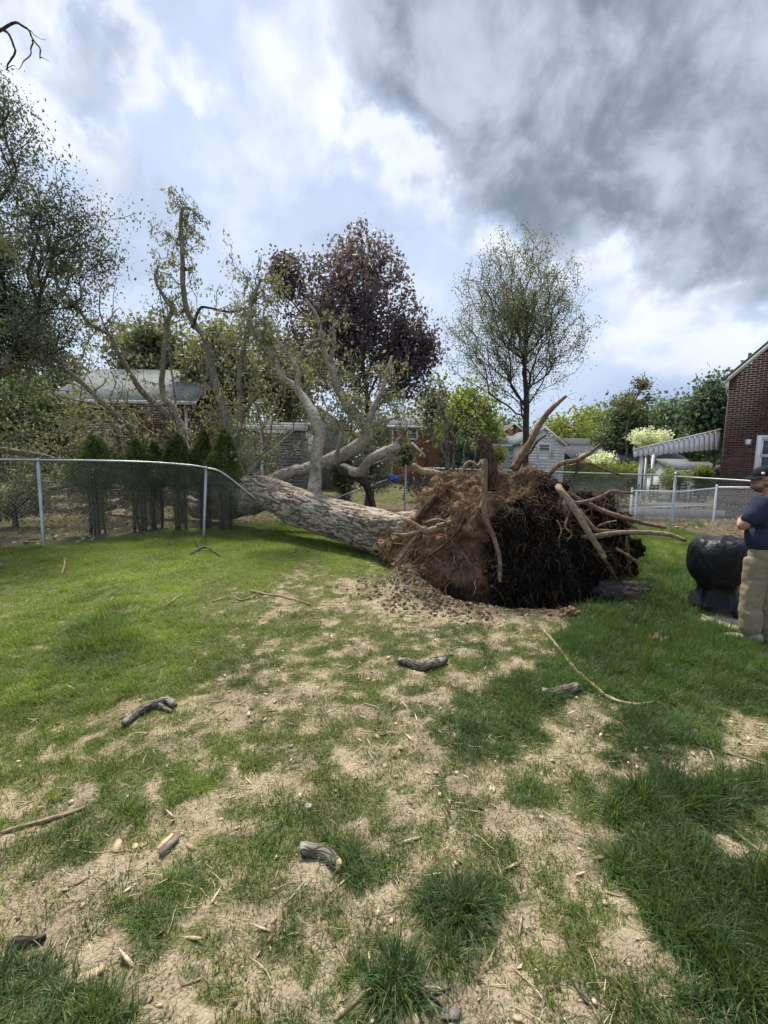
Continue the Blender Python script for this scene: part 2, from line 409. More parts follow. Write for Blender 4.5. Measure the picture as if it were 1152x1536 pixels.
# coverage control points read off the photograph: (px, py, cover, length, tint, rough dirtiness)
#  tint 0 = deep blue green, 1 = bright yellow green
CP = np.array([
 (30,830,.85,.55,.75),(150,835,.95,.5,.95),(300,830,1,.5,1),(430,820,1,.5,1),(520,835,1,.5,.95),(560,860,.6,.4,.7),
 (30,900,.9,.55,.7),(120,900,.95,.6,.75),(250,880,1,.55,.95),(380,860,.98,.5,1),(470,870,.6,.3,.5),(540,890,.25,.3,.4),
 (40,960,.8,.5,.6),(150,960,1,.8,.45),(260,940,1,.6,.7),(350,910,.75,.4,.5),(430,900,.5,.3,.4),(440,930,.8,.4,.45),(570,940,.45,.3,.4),
 (30,1030,.85,.6,.6),(140,1040,.9,.6,.5),(240,1010,.95,.6,.5),(320,1000,.7,.4,.4),(420,980,.55,.35,.4),(400,1010,.3,.3,.4),
 (20,1100,.75,.5,.5),(80,1090,.8,.5,.5),(180,1100,.45,.4,.4),(260,1110,.25,.3,.4),(340,1050,.18,.3,.4),(460,1050,.3,.3,.4),
 (520,960,.35,.3,.35),(560,1040,.4,.35,.35),(640,1020,.5,.35,.3),(620,960,.5,.3,.35),(700,950,.5,.3,.35),(780,960,.5,.3,.3),
 (700,1000,.45,.4,.3),(730,1080,.7,.6,.2),(800,1060,.85,.8,.15),(690,1110,.8,.6,.2),(860,1080,.35,.4,.2),(900,1060,.35,.4,.2),
 (870,960,.95,1,.12),(900,930,1,1.1,.1),(960,960,1,1.1,.1),(1040,960,1,1.1,.1),(1100,990,1,1,.12),(880,1010,.8,.8,.15),(940,1030,.85,.8,.15),
 (1000,1020,.95,.9,.12),(1080,1040,.95,.9,.12),(1140,1060,.75,.7,.15),(960,1080,.8,.8,.15),(1040,1100,.75,.7,.15),(1125,1100,.12,.4,.2),
 (1040,1145,.2,.4,.2),(1110,1140,.3,.5,.2),(1140,1180,.85,.9,.12),(950,1140,.5,.6,.2),(860,1130,.45,.4,.25),(900,1180,.5,.6,.2),
 (990,1190,1,1.2,.08),(1060,1210,.9,1.1,.08),(1130,1210,.35,.8,.1),(1110,1270,.2,.5,.15),(950,1220,1,1.1,.1),(1000,1290,1,1.2,.08),
 (1060,1310,.75,1.1,.1),(1130,1340,.95,1.2,.08),(960,1320,.9,1,.12),(1040,1400,1,1.2,.08),(1120,1430,1,1.2,.08),(1080,1500,.95,1.2,.08),
 (1000,1480,.2,.5,.2),(960,1420,.25,.4,.2),(920,1340,.35,.4,.3),(900,1260,.35,.4,.25),(840,1190,.25,.3,.3),(860,1300,.3,.3,.3),
 (820,1250,.3,.4,.3),(790,1200,.7,.6,.25),(740,1180,.35,.4,.3),(760,1280,.35,.3,.3),(880,1400,.65,.5,.3),(930,1490,.65,.5,.35),
 (830,1440,.5,.4,.35),(780,1480,.08,.3,.3),(760,1400,.5,.4,.3),(700,1380,.85,.9,.15),(660,1340,.75,.8,.15),(700,1440,.65,.7,.2),
 (680,1270,.4,.4,.3),(650,1180,.35,.4,.3),(600,1130,.4,.35,.35),(580,1190,.35,.35,.35),(540,1290,.8,.7,.25),(580,1260,.4,.4,.3),(520,1180,.5,.4,.35),
 (500,1110,.35,.35,.35),(420,1110,.4,.4,.35),(440,1180,.3,.4,.35),(400,1240,.6,.5,.3),(350,1200,.45,.4,.35),(330,1150,.4,.6,.5),
 (300,1170,.8,.7,.55),(230,1160,.6,.5,.45),(150,1160,.6,.45,.45),(60,1160,.55,.45,.45),(130,1230,.5,.6,.4),(30,1230,.45,.4,.4),(90,1320,.18,.3,.35),
 (200,1300,.12,.3,.3),(280,1320,.6,.6,.25),(30,1380,.3,.4,.3),(150,1390,.25,.4,.3),(220,1390,.65,.6,.25),(330,1390,.3,.3,.3),
 (400,1330,.4,.4,.3),(470,1330,.2,.3,.3),(470,1390,.5,.5,.3),(540,1400,.5,.5,.3),(600,1400,.4,.4,.3),(610,1330,.45,.4,.3),(60,1470,.75,.8,.2),(140,1520,.7,.8,.2),
 (100,1420,.1,.3,.3),(220,1470,.1,.3,.3),(250,1530,.25,.4,.3),(330,1480,.55,.6,.25),(310,1430,.35,.5,.3),(400,1480,.45,.5,.25),(380,1530,.3,.5,.3),
 (500,1460,.6,.6,.3),(590,1480,1,1.1,.12),(560,1530,.7,.9,.2),(530,1500,.4,.5,.3),(640,1420,.3,.5,.2),(660,1490,.1,.3,.2),(720,1520,.1,.3,.2),(840,1520,.2,.3,.3),
 (1020,1530,.5,.6,.2),(980,850,1,.8,.2),(1000,830,1,.7,.5),(1010,880,.9,1.1,.12),(990,920,1,1.1,.1),
 (590,905,.1,.3,.3),(660,915,.05,.3,.3),(740,935,.15,.3,.3),(820,935,.3,.4,.3)], float)
def fields(x, y):
    """cover, length, tint of the grass at ground points"""
    x = np.asarray(x, float); y = np.asarray(y, float)
    # distances compared in a frame that shrinks with distance from the yard's near end
    rr = np.maximum(y, .6)
    gx = np.array([PG(a, b) for a, b in CP[:, :2]])
    u = x / rr; v = 1.65 / rr
    cu = gx[:, 0] / gx[:, 1]; cv = 1.65 / gx[:, 1]
    wob = .055
    u = u + wob * (n2(x, y, 3.0 , 3, 31) - .5) * 2 * np.clip(1.6 / rr, .2, 1); v = v + wob * (n2(x, y, 3.0, 3, 32) - .5) * 2 * np.clip(1.6 / rr, .2, 1)
    num = np.zeros((len(x), 3)); den = np.zeros(len(x)) + 1e-12
    for k in range(len(CP)):
        d2 = (u - cu[k]) ** 2 + (v - cv[k]) ** 2 * 1.4
        w = 1 / (d2 + 2e-4) ** 2.2
        num += w[:, None] * CP[k, 2:5]; den += w
    f = num / den[:, None]
    cov, ln, ti = f[:, 0], f[:, 1], f[:, 2]
    n = n2(x, y, 5.0, 4, 41, .62); n2_ = n2(x, y, 13, 3, 43, .6)
    cov = np.clip(cov * .88 + .07 + ((n - .5) * 1.5 + (n2_ - .5) * 2.0) * (1.0 - np.abs(cov - .5) * 1.25), 0, 1)
    return cov, ln, ti
def beyond(x, y):
    """1 where the ground lies behind the yard's fences (leaf litter, thin grass)"""
    left = (y - (8.0 + (x + 6.45) * .51) - 1.7 * sst(x, -6.3, -5.0)); right = x - 7.75
    far = y - 12.4
    return np.clip(np.maximum(np.maximum(np.where(x < .6, left, -9), np.where(y < 12.5, right, -9)), far) * 2, 0, 1)
def axis(a, b, d0, d1, ctr):
    out = [ctr]; p = ctr
    while p < b: p += d0 + (d1 - d0) * min(1, ((p - ctr) / (b - ctr)) ** 1.0); out.append(p)
    p = ctr; lo = []
    while p > a: p -= d0 + (d1 - d0) * min(1, ((ctr - p) / (ctr - a)) ** 1.0); lo.append(p)
    return np.array(lo[::-1] + out)
xs = np.concatenate([-np.geomspace(8.6, 500, 34)[::-1], np.linspace(-8.5, 8.5, 440), np.geomspace(8.6, 500, 34)])
ys = np.concatenate([-np.geomspace(1, 300, 12)[::-1], np.linspace(-.8, .7, 12), np.linspace(.75, 7.5, 250), np.linspace(7.55, 13.4, 90), np.geomspace(13.6, 600, 50)])
GX, GY = np.meshgrid(xs, ys); gx, gy = GX.ravel(), GY.ravel()
gz = hgt(gx, gy); cov, ln, ti = fields(gx, np.maximum(gy, 1.0)); bey = beyond(gx, gy)
dirtlump = (1 - cov) * (n2(gx, gy, 13, 4, 51, .6) - .5) * .045 * (gy < 8) * (gy > .5)
gz = gz + dirtlump
nx, ny = len(xs), len(ys)
i = np.arange(ny - 1)[:, None] * nx; j = np.arange(nx - 1)[None]
Q = np.stack([i + j, i + j + 1, i + nx + j + 1, i + nx + j], 2).reshape(-1, 4)
pitr = np.exp(-(((gx - PIT[0]) / 1.75) ** 2 + ((gy - PIT[1] - .2) / 1.05) ** 2) ** 2)
me = np_mesh('lawn_ground', np.stack([gx, gy, gz], 1), Q, True, {'cover': ('FLOAT', cov), 'beyond': ('FLOAT', bey), 'pit': ('FLOAT', pitr), 'tint': ('FLOAT', ti)})
def groundf(N):
    p = N.n('ShaderNodeNewGeometry').outputs['Position']
    A = lambda k: N.n('ShaderNodeAttribute', attribute_name=k).outputs['Fac']
    n1 = N.noise(p, 3.2, 6, .6); nf = N.noise(p, 60, 6, .7); nm = N.noise(p, 16, 5, .65)
    dirt = N.mix(N.ss(n1, .3, .7), (.26, .205, .135, 1), (.43, .345, .23, 1))
    dirt = N.mix(N.ss(nm, .54, .74), dirt, (.15, .115, .07, 1))
    dirt = N.mix(N.ss(nf, .58, .75), dirt, (.56, .48, .34, 1))
    dirt = N.mix(N.ss(nf, .42, .30), dirt, (.12, .09, .06, 1))
    th = N.mix(N.ss(nf, .35, .65), (.06, .058, .025, 1), (.22, .19, .10, 1))
    th = N.mix(N.math('MULTIPLY', A('tint'), .65), th, (.11, .16, .03, 1))
    k = N.mix(N.ss(N.math('ADD', A('cover'), N.math('MULTIPLY', N.math('SUBTRACT', nm, .5), .9)), .28, .62), dirt, th)
    litter = N.mix(N.ss(nf, .4, .62), (.07, .05, .03, 1), (.24, .18, .12, 1))
    litter = N.mix(N.ss(n1, .48, .62), litter, (.05, .085, .02, 1))
    k = N.mix(A('beyond'), k, litter)
    soil = N.mix(N.ss(nm, .4, .62), (.05, .03, .018, 1), (.16, .105, .065, 1))
    k = N.mix(N.ss(N.math('ADD', A('pit'), N.math('MULTIPLY', N.math('SUBTRACT', nm, .5), .5)), .25, .6), k, soil)
    vo = N.n('ShaderNodeTexVoronoi', ins={'Vector': p, 'Scale': 95.0}).outputs['Distance']
    h = N.math('ADD', N.math('ADD', nm, N.math('MULTIPLY', nf, .6)), N.math('MULTIPLY', vo, -.35))
    return pbsdf(N, k, .95, .1, h, .8, .03)
M['ground'] = mat('patchy lawn soil', groundf)
tag(link('ground', me, M['ground']), kind='structure')

# ------------------------------------------------------------------ scattering with geometry nodes
def source(name, me):                      # instanced mesh kept out of the scene itself
    return bpy.data.objects.new(name, me)
def scatter(name, src, pts, rot, scl, tint, label=None):
    me = bpy.data.meshes.new(name); pts = np.asarray(pts, np.float32)
    me.vertices.add(len(pts)); me.vertices.foreach_set('co', pts.ravel())
    for k, typ, arr in (('rot', 'FLOAT_VECTOR', rot), ('scl', 'FLOAT_VECTOR', scl), ('itint', 'FLOAT', tint)):
        a = me.attributes.new(k, typ, 'POINT'); a.data.foreach_set('vector' if typ != 'FLOAT' else 'value', np.asarray(arr, np.float32).ravel())
    o = link(name, me); tag(o, kind='stuff', label=label)
    g = bpy.data.node_groups.new('scatter', 'GeometryNodeTree')
    g.interface.new_socket('Geometry', in_out='INPUT', socket_type='NodeSocketGeometry')
    g.interface.new_socket('Geometry', in_out='OUTPUT', socket_type='NodeSocketGeometry')
    gi = g.nodes.new('NodeGroupInput'); go = g.nodes.new('NodeGroupOutput')
    ins = g.nodes.new('GeometryNodeInstanceOnPoints'); oi = g.nodes.new('GeometryNodeObjectInfo')
    oi.inputs['Object'].default_value = src; oi.transform_space = 'ORIGINAL'
    def att(nm, sock):
        a = g.nodes.new('GeometryNodeInputNamedAttribute'); a.data_type = 'FLOAT_VECTOR'; a.inputs['Name'].default_value = nm
        g.links.new(a.outputs['Attribute'], ins.inputs[sock])
    att('scl', 'Scale')
    a = g.nodes.new('GeometryNodeInputNamedAttribute'); a.data_type = 'FLOAT_VECTOR'; a.inputs['Name'].default_value = 'rot'
    er = g.nodes.new('FunctionNodeEulerToRotation'); g.links.new(a.outputs['Attribute'], er.inputs[0]); g.links.new(er.outputs[0], ins.inputs['Rotation'])
    g.links.new(gi.outputs[0], ins.inputs['Points']); g.links.new(oi.outputs['Geometry'], ins.inputs['Instance'])
    g.links.new(ins.outputs[0], go.inputs[0])
    md = o.modifiers.new('scatter', 'NODES'); md.node_group = g
    return o
def grassf(N):
    t = N.n('ShaderNodeAttribute', attribute_name='itint', attribute_type='INSTANCER').outputs['Fac']
    dk = N.n('ShaderNodeAttribute', attribute_name='dry').outputs['Fac']
    b = N.n('ShaderNodeAttribute', attribute_name='hh').outputs['Fac']
    g = N.n('ShaderNodeNewGeometry')
    k = N.mix(N.ss(t, 0, 1), (.028, .078, .022, 1), (.225, .29, .038, 1))
    k = N.vm('SCALE', k, sc=N.ss(g.outputs['Random Per Island'], 0, 1, .65, 1.35))
    k = N.mix(N.math('MULTIPLY', b, .25), k, (.20, .24, .07, 1))
    k = N.mix(dk, k, (.33, .265, .15, 1))
    k = N.vm('SCALE', k, sc=N.ss(N.noise(g.outputs['Position'], 1.6, 3), .3, .7, .75, 1.2))
    a = pbsdf(N, k, .5, .35)
    tr = N.n('ShaderNodeBsdfTranslucent', ins={0: N.vm('MULTIPLY', k, (1.4, 1.5, .7))})
    return N.n('ShaderNodeMixShader', ins={0: .42, 1: a.outputs[0], 2: tr.outputs[0]})
M['grass'] = mat('grass blades', grassf)
def tuft(name, seed, nb, rad, h, w, lean, dryfrac):
    r = np.random.default_rng(seed); V = []; F3 = []; F4 = []; dry = []; hh = []
    for b in range(nb):
        a, q = r.uniform(0, 6.28), rad * math.sqrt(r.uniform()); base = np.array([q * math.cos(a), q * math.sin(a), -.01])
        L = h * r.uniform(.45, 1.15); wd = w * r.uniform(.7, 1.2); th = a + r.normal() * 1.0; ln_ = lean * abs(r.normal(.8, .45))
        dirv = np.array([math.cos(th), math.sin(th), 0]); sd_ = np.array([-dirv[1], dirv[0], 0]); tw = r.uniform(-.8, .8); sd_ = sd_ * math.cos(tw) + dirv * math.sin(tw)
        isd = 1.0 if r.uniform() < dryfrac else 0.0
        if isd: ln_ = 1.4; L *= .8
        n0 = len(V); pos = base.copy(); ang = 0.15 * ln_
        for s in range(4):
            ww = wd * (1, .9, .6, 0)[s] * .5
            if s < 3: V += [pos - sd_ * ww, pos + sd_ * ww]; dry += [isd] * 2; hh += [s / 3] * 2
            else: V.append(pos.copy()); dry.append(isd); hh.append(1)
            ang += ln_ * .42; st = L / 3; pos = pos + st * (dirv * math.sin(ang) + np.array([0, 0, math.cos(ang)]))
        F4 += [[n0, n0 + 1, n0 + 3, n0 + 2], [n0 + 2, n0 + 3, n0 + 5, n0 + 4]]; F3.append([n0 + 4, n0 + 5, n0 + 6])
    me = np_mesh(name, V, [np.array(F4), np.array(F3)], True, {'dry': ('FLOAT', dry), 'hh': ('FLOAT', hh)})
    me.materials.append(M['grass']); return source(name, me)
rng = np.random.default_rng(7)
lawn_t = [tuft('lawn tuft', 100 + k, 24, .05, .052, .0034, 1.1, .20) for k in range(3)]
long_t = [tuft('long tuft', 200 + k, 46, .05, (.10, .13, .15)[k], .0045, 1.3, .05) for k in range(3)]
thin_t = [tuft('sparse tuft', 300 + k, 24, .07, .045, .0028, 1.5, .32) for k in range(3)]
far_t = [tuft('far tuft', 400 + k, 30, .16, .075, .011, 1.0, .12) for k in range(2)]
def candidates(n, y0, y1, half):
    """random points, as many per square metre anywhere, over the part of the yard the view can reach"""
    y = rng.uniform(y0, y1, n); x = rng.uniform(-half, half, n)
    k = (np.abs(x) < 1.0 * y + 1.0); return x[k], y[k]
PATH = [PG(a, b) for a, b in [(1050, 930), (1085, 947), (1125, 957), (1180, 968), (1215, 925), (1160, 888), (1098, 890), (1060, 905)]]
def off_path(x, y):
    ins = np.zeros(len(x), bool); n = len(PATH)
    for i in range(n):
        a, b = PATH[i], PATH[(i + 1) % n]; c = ((a.y > y) != (b.y > y)) & (x < (b.x - a.x) * (y - a.y) / (b.y - a.y + 1e-12) + a.x); ins ^= c
    return ~ins
def pit_out(x, y):
    dx, dy = (x - PIT[0]) / 1.5, (y - PIT[1] - .25) / .92; return dx * dx + dy * dy > 1.0
def put(name, srcs, x, y, ln, tin, base, label):
    o = empty_none = None
    idx = rng.integers(0, len(srcs), len(x))
    for q, s in enumerate(srcs):
        k = idx == q; n = k.sum()
        if not n: continue
        z = hgt(x[k], y[k])
        rot = np.stack([rng.normal(0, .12, n), rng.normal(0, .12, n), rng.uniform(0, 6.28, n)], 1)
        sc = (base * np.clip(ln[k], .3, 1.4) * rng.uniform(.6, 1.3, n) * (.35 + 1.3 * n2(x[k], y[k], 5.5, 3, 89)))
        scatter(name, s, np.stack([x[k], y[k], z], 1), rot, np.stack([sc ** .5, sc ** .5, sc], 1), np.clip(tin[k] + rng.normal(0, .10, n) + (n2(x[k], y[k], 1.8, 4, 88) - .5) * .8 * (.15 + tin[k]), 0, 1), label)
def grassmix(n, y0, y1, half, lawnscale):
    x, y = candidates(n, y0, y1, half); k = (beyond(x, y) < .5) & pit_out(x, y) & off_path(x, y); x, y = x[k], y[k]
    c, l, t = fields(x, y); u = rng.uniform(size=len(x))
    lush = (u < np.clip((c - .22) / .62, 0, 1) ** 1.25)
    lg = lush & (l + rng.normal(0, .12, len(x)) > .68); lw = lush & ~lg
    th = (~lush) & (u < .46 + c * .9) & (u > .0)
    return x, y, c, l, t, lg, lw, th
for (n, y0, y1, half, s) in ((44000, .75, 4.2, 4.6, 1.0), (64000, 4.2, 12.6, 9.5, 1.15)):
    x, y, c, l, t, lg, lw, th = grassmix(n, y0, y1, half, s)
    put('grass', long_t, x[lg], y[lg], np.clip(l[lg] * c[lg], .5, 1.2), t[lg], 1.0 * s, 'long dark green grass clumps')
    put('grass', lawn_t, x[lw], y[lw], .6 + l[lw] * .6, t[lw], 1.0 * s, 'short lawn grass')
    put('grass', thin_t, x[th], y[th], .9 + l[th] * .7, t[th] * .7 + .22, 1.0 * s, 'sparse short grass among straw')
# thin grass beyond the fences
y = rng.uniform(8.5, 40, 26000); x = rng.uniform(-34, 34, 26000); k = (beyond(x, y) > .5) & (np.abs(x) < y + 2); x, y = x[k], y[k]
k = n2(x, y, .45, 3, 77) + rng.normal(0, .06, len(x)) > np.where(x > 5, .5, np.where(x < -3, .50, .4)); x, y = x[k], y[k]
put('grass', far_t, x, y, np.full(len(x), .85), np.full(len(x), .62), 1.2, 'rough grass beyond the fence')

# ------------------------------------------------------------------ litter: straw, chips, dead leaves, crumbs of soil, stones
def chip(name, seed, L, w, t, m):
    r = np.random.default_rng(seed); b = MB(); n = 5
    a = np.array([[-L / 2, -w * .3, 0], [-L * .2, -w / 2, 0], [L * .35, -w * .4, 0], [L / 2, w * .1, 0], [L * .1, w / 2, 0], [-L * .4, w * .35, 0]]) * (1 + .25 * r.normal(size=(6, 3)))
    a[:, 2] = t * r.normal(size=6) * .5
    b.prism(a, (0, 0, t)); V = np.concatenate(b.V)
    me = np_mesh(name, V, [np.concatenate(b.Q), np.concatenate(b.T)], False); me.materials.append(m); return source(name, me)
def straw(name, seed, L, m):
    r = np.random.default_rng(seed); b = MB(); p = [(-L / 2, 0, 0), (-L * .15, L * .08 * r.normal(), L * .05), (L * .2, L * .1 * r.normal(), L * .03), (L / 2, L * .12 * r.normal(), 0)]
    b.tube(smooth_path(p, 2), .0011, 3, False); me = np_mesh(name, np.concatenate(b.V), [np.concatenate(b.Q)], True); me.materials.append(m); return source(name, me)
def clod(name, seed, m, rough=.5, sub=2):
    bm = bmesh.new(); bmesh.ops.create_icosphere(bm, subdivisions=sub, radius=1)
    V = np.array([v.co[:] for v in bm.verts]); n = fbm(V * 1.6 + seed * 7, 3, seed) - .5
    for v, k in zip(bm.verts, n): v.co *= 1 + rough * 2 * k; 
    me = bpy.data.meshes.new(name); bm.to_mesh(me); bm.free(); me.materials.append(m); return source(name, me)
def varmat(name, a, b, rough=.9):
    def f(N):
        t = N.n('ShaderNodeAttribute', attribute_name='itint', attribute_type='INSTANCER').outputs['Fac']
        p = N.n('ShaderNodeNewGeometry').outputs['Position']; n = N.noise(p, 70, 4, .7)
        return pbsdf(N, N.vm('SCALE', N.mix(t, c4(a), c4(b)), sc=N.ss(n, .3, .7, .7, 1.25)), rough, .15, n, .5, .004)
    return mat(name, f)
M['chip'] = varmat('wood chips', (.20, .14, .09), (.62, .50, .34))
M['straw'] = varmat('straw', (.30, .24, .14), (.62, .54, .36))
M['clod'] = varmat('soil crumbs', (.16, .12, .08), (.42, .34, .23))
M['clodd'] = varmat('dark soil crumbs', (.05, .035, .025), (.32, .24, .165))
def litter(name, srcs, n, y0, y1, half, smin, smax, label, dirt=True, sel=None):
    x, y = candidates(n, y0, y1, half); k = pit_out(x, y)
    if sel is not None: k &= sel(x, y)
    x, y = x[k], y[k]; c, l, t = fields(x, y)
    if dirt: k = rng.uniform(size=len(x)) < np.clip(1.15 - c, .18, 1) * np.where(beyond(x, y) > .5, 0, 1); x, y = x[k], y[k]
    idx = rng.integers(0, len(srcs), len(x))
    for q, s in enumerate(srcs):
        k = idx == q; m = k.sum(); sc = rng.uniform(smin, smax, m) ** 1.0
        sc = smin + (smax - smin) * rng.uniform(size=m) ** 2.2
        z = hgt(x[k], y[k]) + .004
        scatter(name, s, np.stack([x[k], y[k], z], 1), np.stack([rng.normal(0, .25, m), rng.normal(0, .25, m), rng.uniform(0, 6.28, m)], 1), np.stack([sc] * 3, 1), rng.uniform(size=m), label)
litter('wood_chips', [chip('chip', 1, .03, .012, .004, M['chip']), chip('chip', 2, .02, .014, .003, M['chip']), chip('chip', 3, .045, .01, .003, M['chip'])], 9000, .8, 6.5, 6, .3, 1.5, 'small tan wood chips and bark crumbs')
litter('straw', [straw('straw', k, .07, M['straw']) for k in range(4)], 26000, .8, 7.5, 7, .5, 1.8, 'dry straw lying on the bare soil')
litter('soil_crumbs', [clod('crumb', k, M['clod'], sub=1) for k in range(3)], 24000, .8, 5.5, 5.5, .0015, .006, 'crumbs of tan soil')
# crumbled soil round the hollow
def rimsel(x, y):
    dx, dy = (x - PIT[0]) / 1.5, (y - PIT[1] - .25) / .92; r = np.sqrt(dx * dx + dy * dy)
    w = np.where(x < 1.2, .9, .25)
    return (r < 1.9) & (rng.uniform(size=len(x)) < w * np.exp(-((r - 1.05) / (.13 + .2 * (x < 1.2))) ** 2))
litter('soil_clods', [clod('clod', 10 + k, M['clodd'], 1.0, 2) for k in range(5)], 42000, 3.9, 7.2, 4, .003, .025, 'loose dark soil clods round the hollow', False, rimsel)
def leafsrc(k):
    r = np.random.default_rng(500 + k); V, Qd = leaf_mesh(np.array([[0, 0, .01]]), .09, r, 0, .6, .1, True)
    me = np_mesh('dead leaf', V, Qd); me.materials.append(M['chip']); return source('dead leaf', me)
lf_ = [leafsrc(k) for k in range(3)]
litter('leaf_scraps', lf_, 9000, .9, 11, 9, .12, .5, 'pale leaf scraps scattered over the lawn', False, lambda x, y: beyond(x, y) < .3)
y = rng.uniform(7.5, 22, 16000); x = rng.uniform(-20, 20, 16000)
k = (beyond(x, y) > .2) & (np.abs(x) < y + 2) & ((x < -2.5) | (x > 4)); x, y = x[k], y[k]
for q in range(3):
    s_ = slice(q, None, 3); m = len(x[s_]); z = hgt(x[s_], y[s_]) + .015
    scatter('fallen_leaves', lf_[q], np.stack([x[s_], y[s_], z], 1), np.stack([rng.normal(0, .4, m), rng.normal(0, .4, m), rng.uniform(0, 6.28, m)], 1), np.stack([rng.uniform(.6, 1.5, m)] * 3, 1), rng.uniform(0, .8, m), 'brown leaf litter beyond the fences')
# ------------------------------------------------------------------ houses
def brick_panel(o, u, w, h, mat_, parent, gable=0.0, out=None, holes=(), bw=.215, bh=.075, seed=1):
    """running-bond wall of real bricks with recessed mortar. o: lower corner, u: unit direction, gable: extra height at the middle (triangle)"""
    r = np.random.default_rng(seed); u = np.array(u, float); o = np.array(o, float)
    nrm = np.array(out if out is not None else (u[1], -u[0], 0), float)
    top = lambda a: h + (gable * (1 - abs(a - w / 2) / (w / 2)) if gable else 0)
    b = MB(); rows = int((h + gable) / bh)
    cs = []; 
    for k in range(rows):
        z = (k + .5) * bh; a = -bw / 2 if k % 2 else 0.0
        while a < w:
            a0, a1 = max(a, 0), min(a + bw, w); a += bw
            for x0, x1, z0, z1 in holes:
                if z0 - bh / 2 < z < z1 + bh / 2:
                    if a0 < x0 < a1: a1 = x0
                    elif a0 < x1 < a1: a0 = x1
            m = (a0 + a1) / 2
            if a1 - a0 < .03 or top(m) < z + bh / 2: continue
            if any(x0 - .01 < m < x1 + .01 and z0 - bh / 2 < z < z1 + bh / 2 for x0, x1, z0, z1 in holes): continue
            cs.append((m, z, (a1 - a0) / 2 - .005))
    cs = np.array(cs); n = len(cs)
    dz = bh / 2 - .005; pr = .018 + r.normal(0, .0025, n)
    base = np.array([[x, y, z] for z in (-1, 1) for y in (-1, 1) for x in (-1, 1)], float)
    V = (o + (cs[:, 0, None, None] + base[None, :, 0, None] * cs[:, 2, None, None]) * u
         + (base[None, :, 1, None] * pr[:, None, None]) * nrm + np.array([0, 0, 1.0]) * (cs[:, 1, None, None] + base[None, :, 2, None] * dz))
    q = np.array([[0, 2, 3, 1], [4, 5, 7, 6], [0, 1, 5, 4], [2, 6, 7, 3], [0, 4, 6, 2], [1, 3, 7, 5]])
    b.add(V.reshape(-1, 3), (q[None] + np.arange(n)[:, None, None] * 8).reshape(-1, 4))
    b.build('bricks', mat_, parent, smooth=False, kind='stuff')
    # mortar backing, cut round the openings by strips
    mb = MB(); cuts = sorted({0.0, w} | {c for hh in holes for c in hh[:2]}); back = nrm * -.11
    for c0, c1 in zip(cuts[:-1], cuts[1:]):
        hs = [hh for hh in holes if hh[0] <= c0 + 1e-6 and hh[1] >= c1 - 1e-6]
        z = 0.0
        for hh in sorted(hs, key=lambda q_: q_[2]) + [None]:
            z1 = hh[2] if hh else None
            if z1 is None:
                poly = [o + u * c0 + [0, 0, z], o + u * c1 + [0, 0, z], o + u * c1 + [0, 0, top(c1) if gable else h]]
                if gable and c0 < w / 2 < c1: poly.append(o + u * (w / 2) + [0, 0, top(w / 2)])
                poly.append(o + u * c0 + [0, 0, top(c0) if gable else h])
            else: poly = [o + u * c0 + [0, 0, z], o + u * c1 + [0, 0, z], o + u * c1 + [0, 0, z1], o + u * c0 + [0, 0, z1]]
            mb.prism([p_ + nrm * .008 for p_ in poly], back)
            if hh: z = hh[3]
    mb.build('mortar', M['mortar'], parent, smooth=False)
def window(o, u, nrm, w, h, parent, fr=.07, trim='white', bars=1):
    """o: lower-left corner on the wall face"""
    o = np.array(o, float); u = np.array(u, float); nrm = np.array(nrm, float); Z = np.array([0, 0, 1.0])
    b = MB(); t = fr
    def bx(a0, a1, z0, z1, d0, d1, mb=b):
        mb.prism([o + u * a0 + Z * z0 + nrm * d0, o + u * a1 + Z * z0 + nrm * d0, o + u * a1 + Z * z1 + nrm * d0, o + u * a0 + Z * z1 + nrm * d0], nrm * (d1 - d0))
    bx(-t, 0, -t, h + t, -.05, .035); bx(w, w + t, -t, h + t, -.05, .035); bx(0, w, h, h + t, -.05, .035); bx(0, w, -t, 0, -.05, .06)
    f = b.build('window_frame', M[trim], parent, smooth=False)
    for k in range(2):
        s = MB(); z0, z1 = (0, h / 2) if k == 0 else (h / 2, h); d = -.02 if k == 0 else -.0; e = .045
        bx(0, w, z0, z0 + e, d - .03, d, s); bx(0, w, z1 - e, z1, d - .03, d, s); bx(0, e, z0 + e, z1 - e, d - .03, d, s); bx(w - e, w, z0 + e, z1 - e, d - .03, d, s)
        s.build('sash', M[trim], f, smooth=False)
        g = MB(); bx(e, w - e, z0 + e, z1 - e, d - .02, d - .012, g); g.build('pane', M['glass'], f, smooth=False)
    return f
def slab(a, b, c, d, t=.12):
    """roof slab from four corners, thickness downwards"""
    m = MB(); m.prism([a, b, c, d], (0, 0, -t)); return m

# --- brick house at the right edge, gable wall turned a little away to the left
YB = 15.0
cnr = P(1081, 705, YB); gy0 = cnr.x; HR = math.radians(-40)
hu = Vector((math.cos(HR), math.sin(HR), 0)); hv = Vector((-math.sin(HR), math.cos(HR), 0)); h0 = Vector((gy0, YB, 0))
def onwall(px, py):
    v = ray(px, py); t = (h0 - CAM).dot(hv) / v.dot(hv); return CAM + v * t
def hp(a, b, z): return h0 + hu * a + hv * b + Vector((0, 0, z))
eh = onwall(1081, 568).z; W_ = 8.4; q = onwall(1152, 519); sl = (q.z - eh) / (q - h0).dot(hu); gab = sl * W_ / 2
hb = empty('brick_house', (gy0, YB, 0), 'dark red brick house with white rake trim at the right edge of the yard', 'house')
w0, w1 = onwall(1143, 659), onwall(1143, 708); wA = (w0 - h0).dot(hu); wz1, wz0 = w0.z, w1.z
brick_panel(h0, hu, W_, eh, M['brick'], hb, gab, -hv, holes=((wA, wA + .95, wz0, wz1),), seed=3)
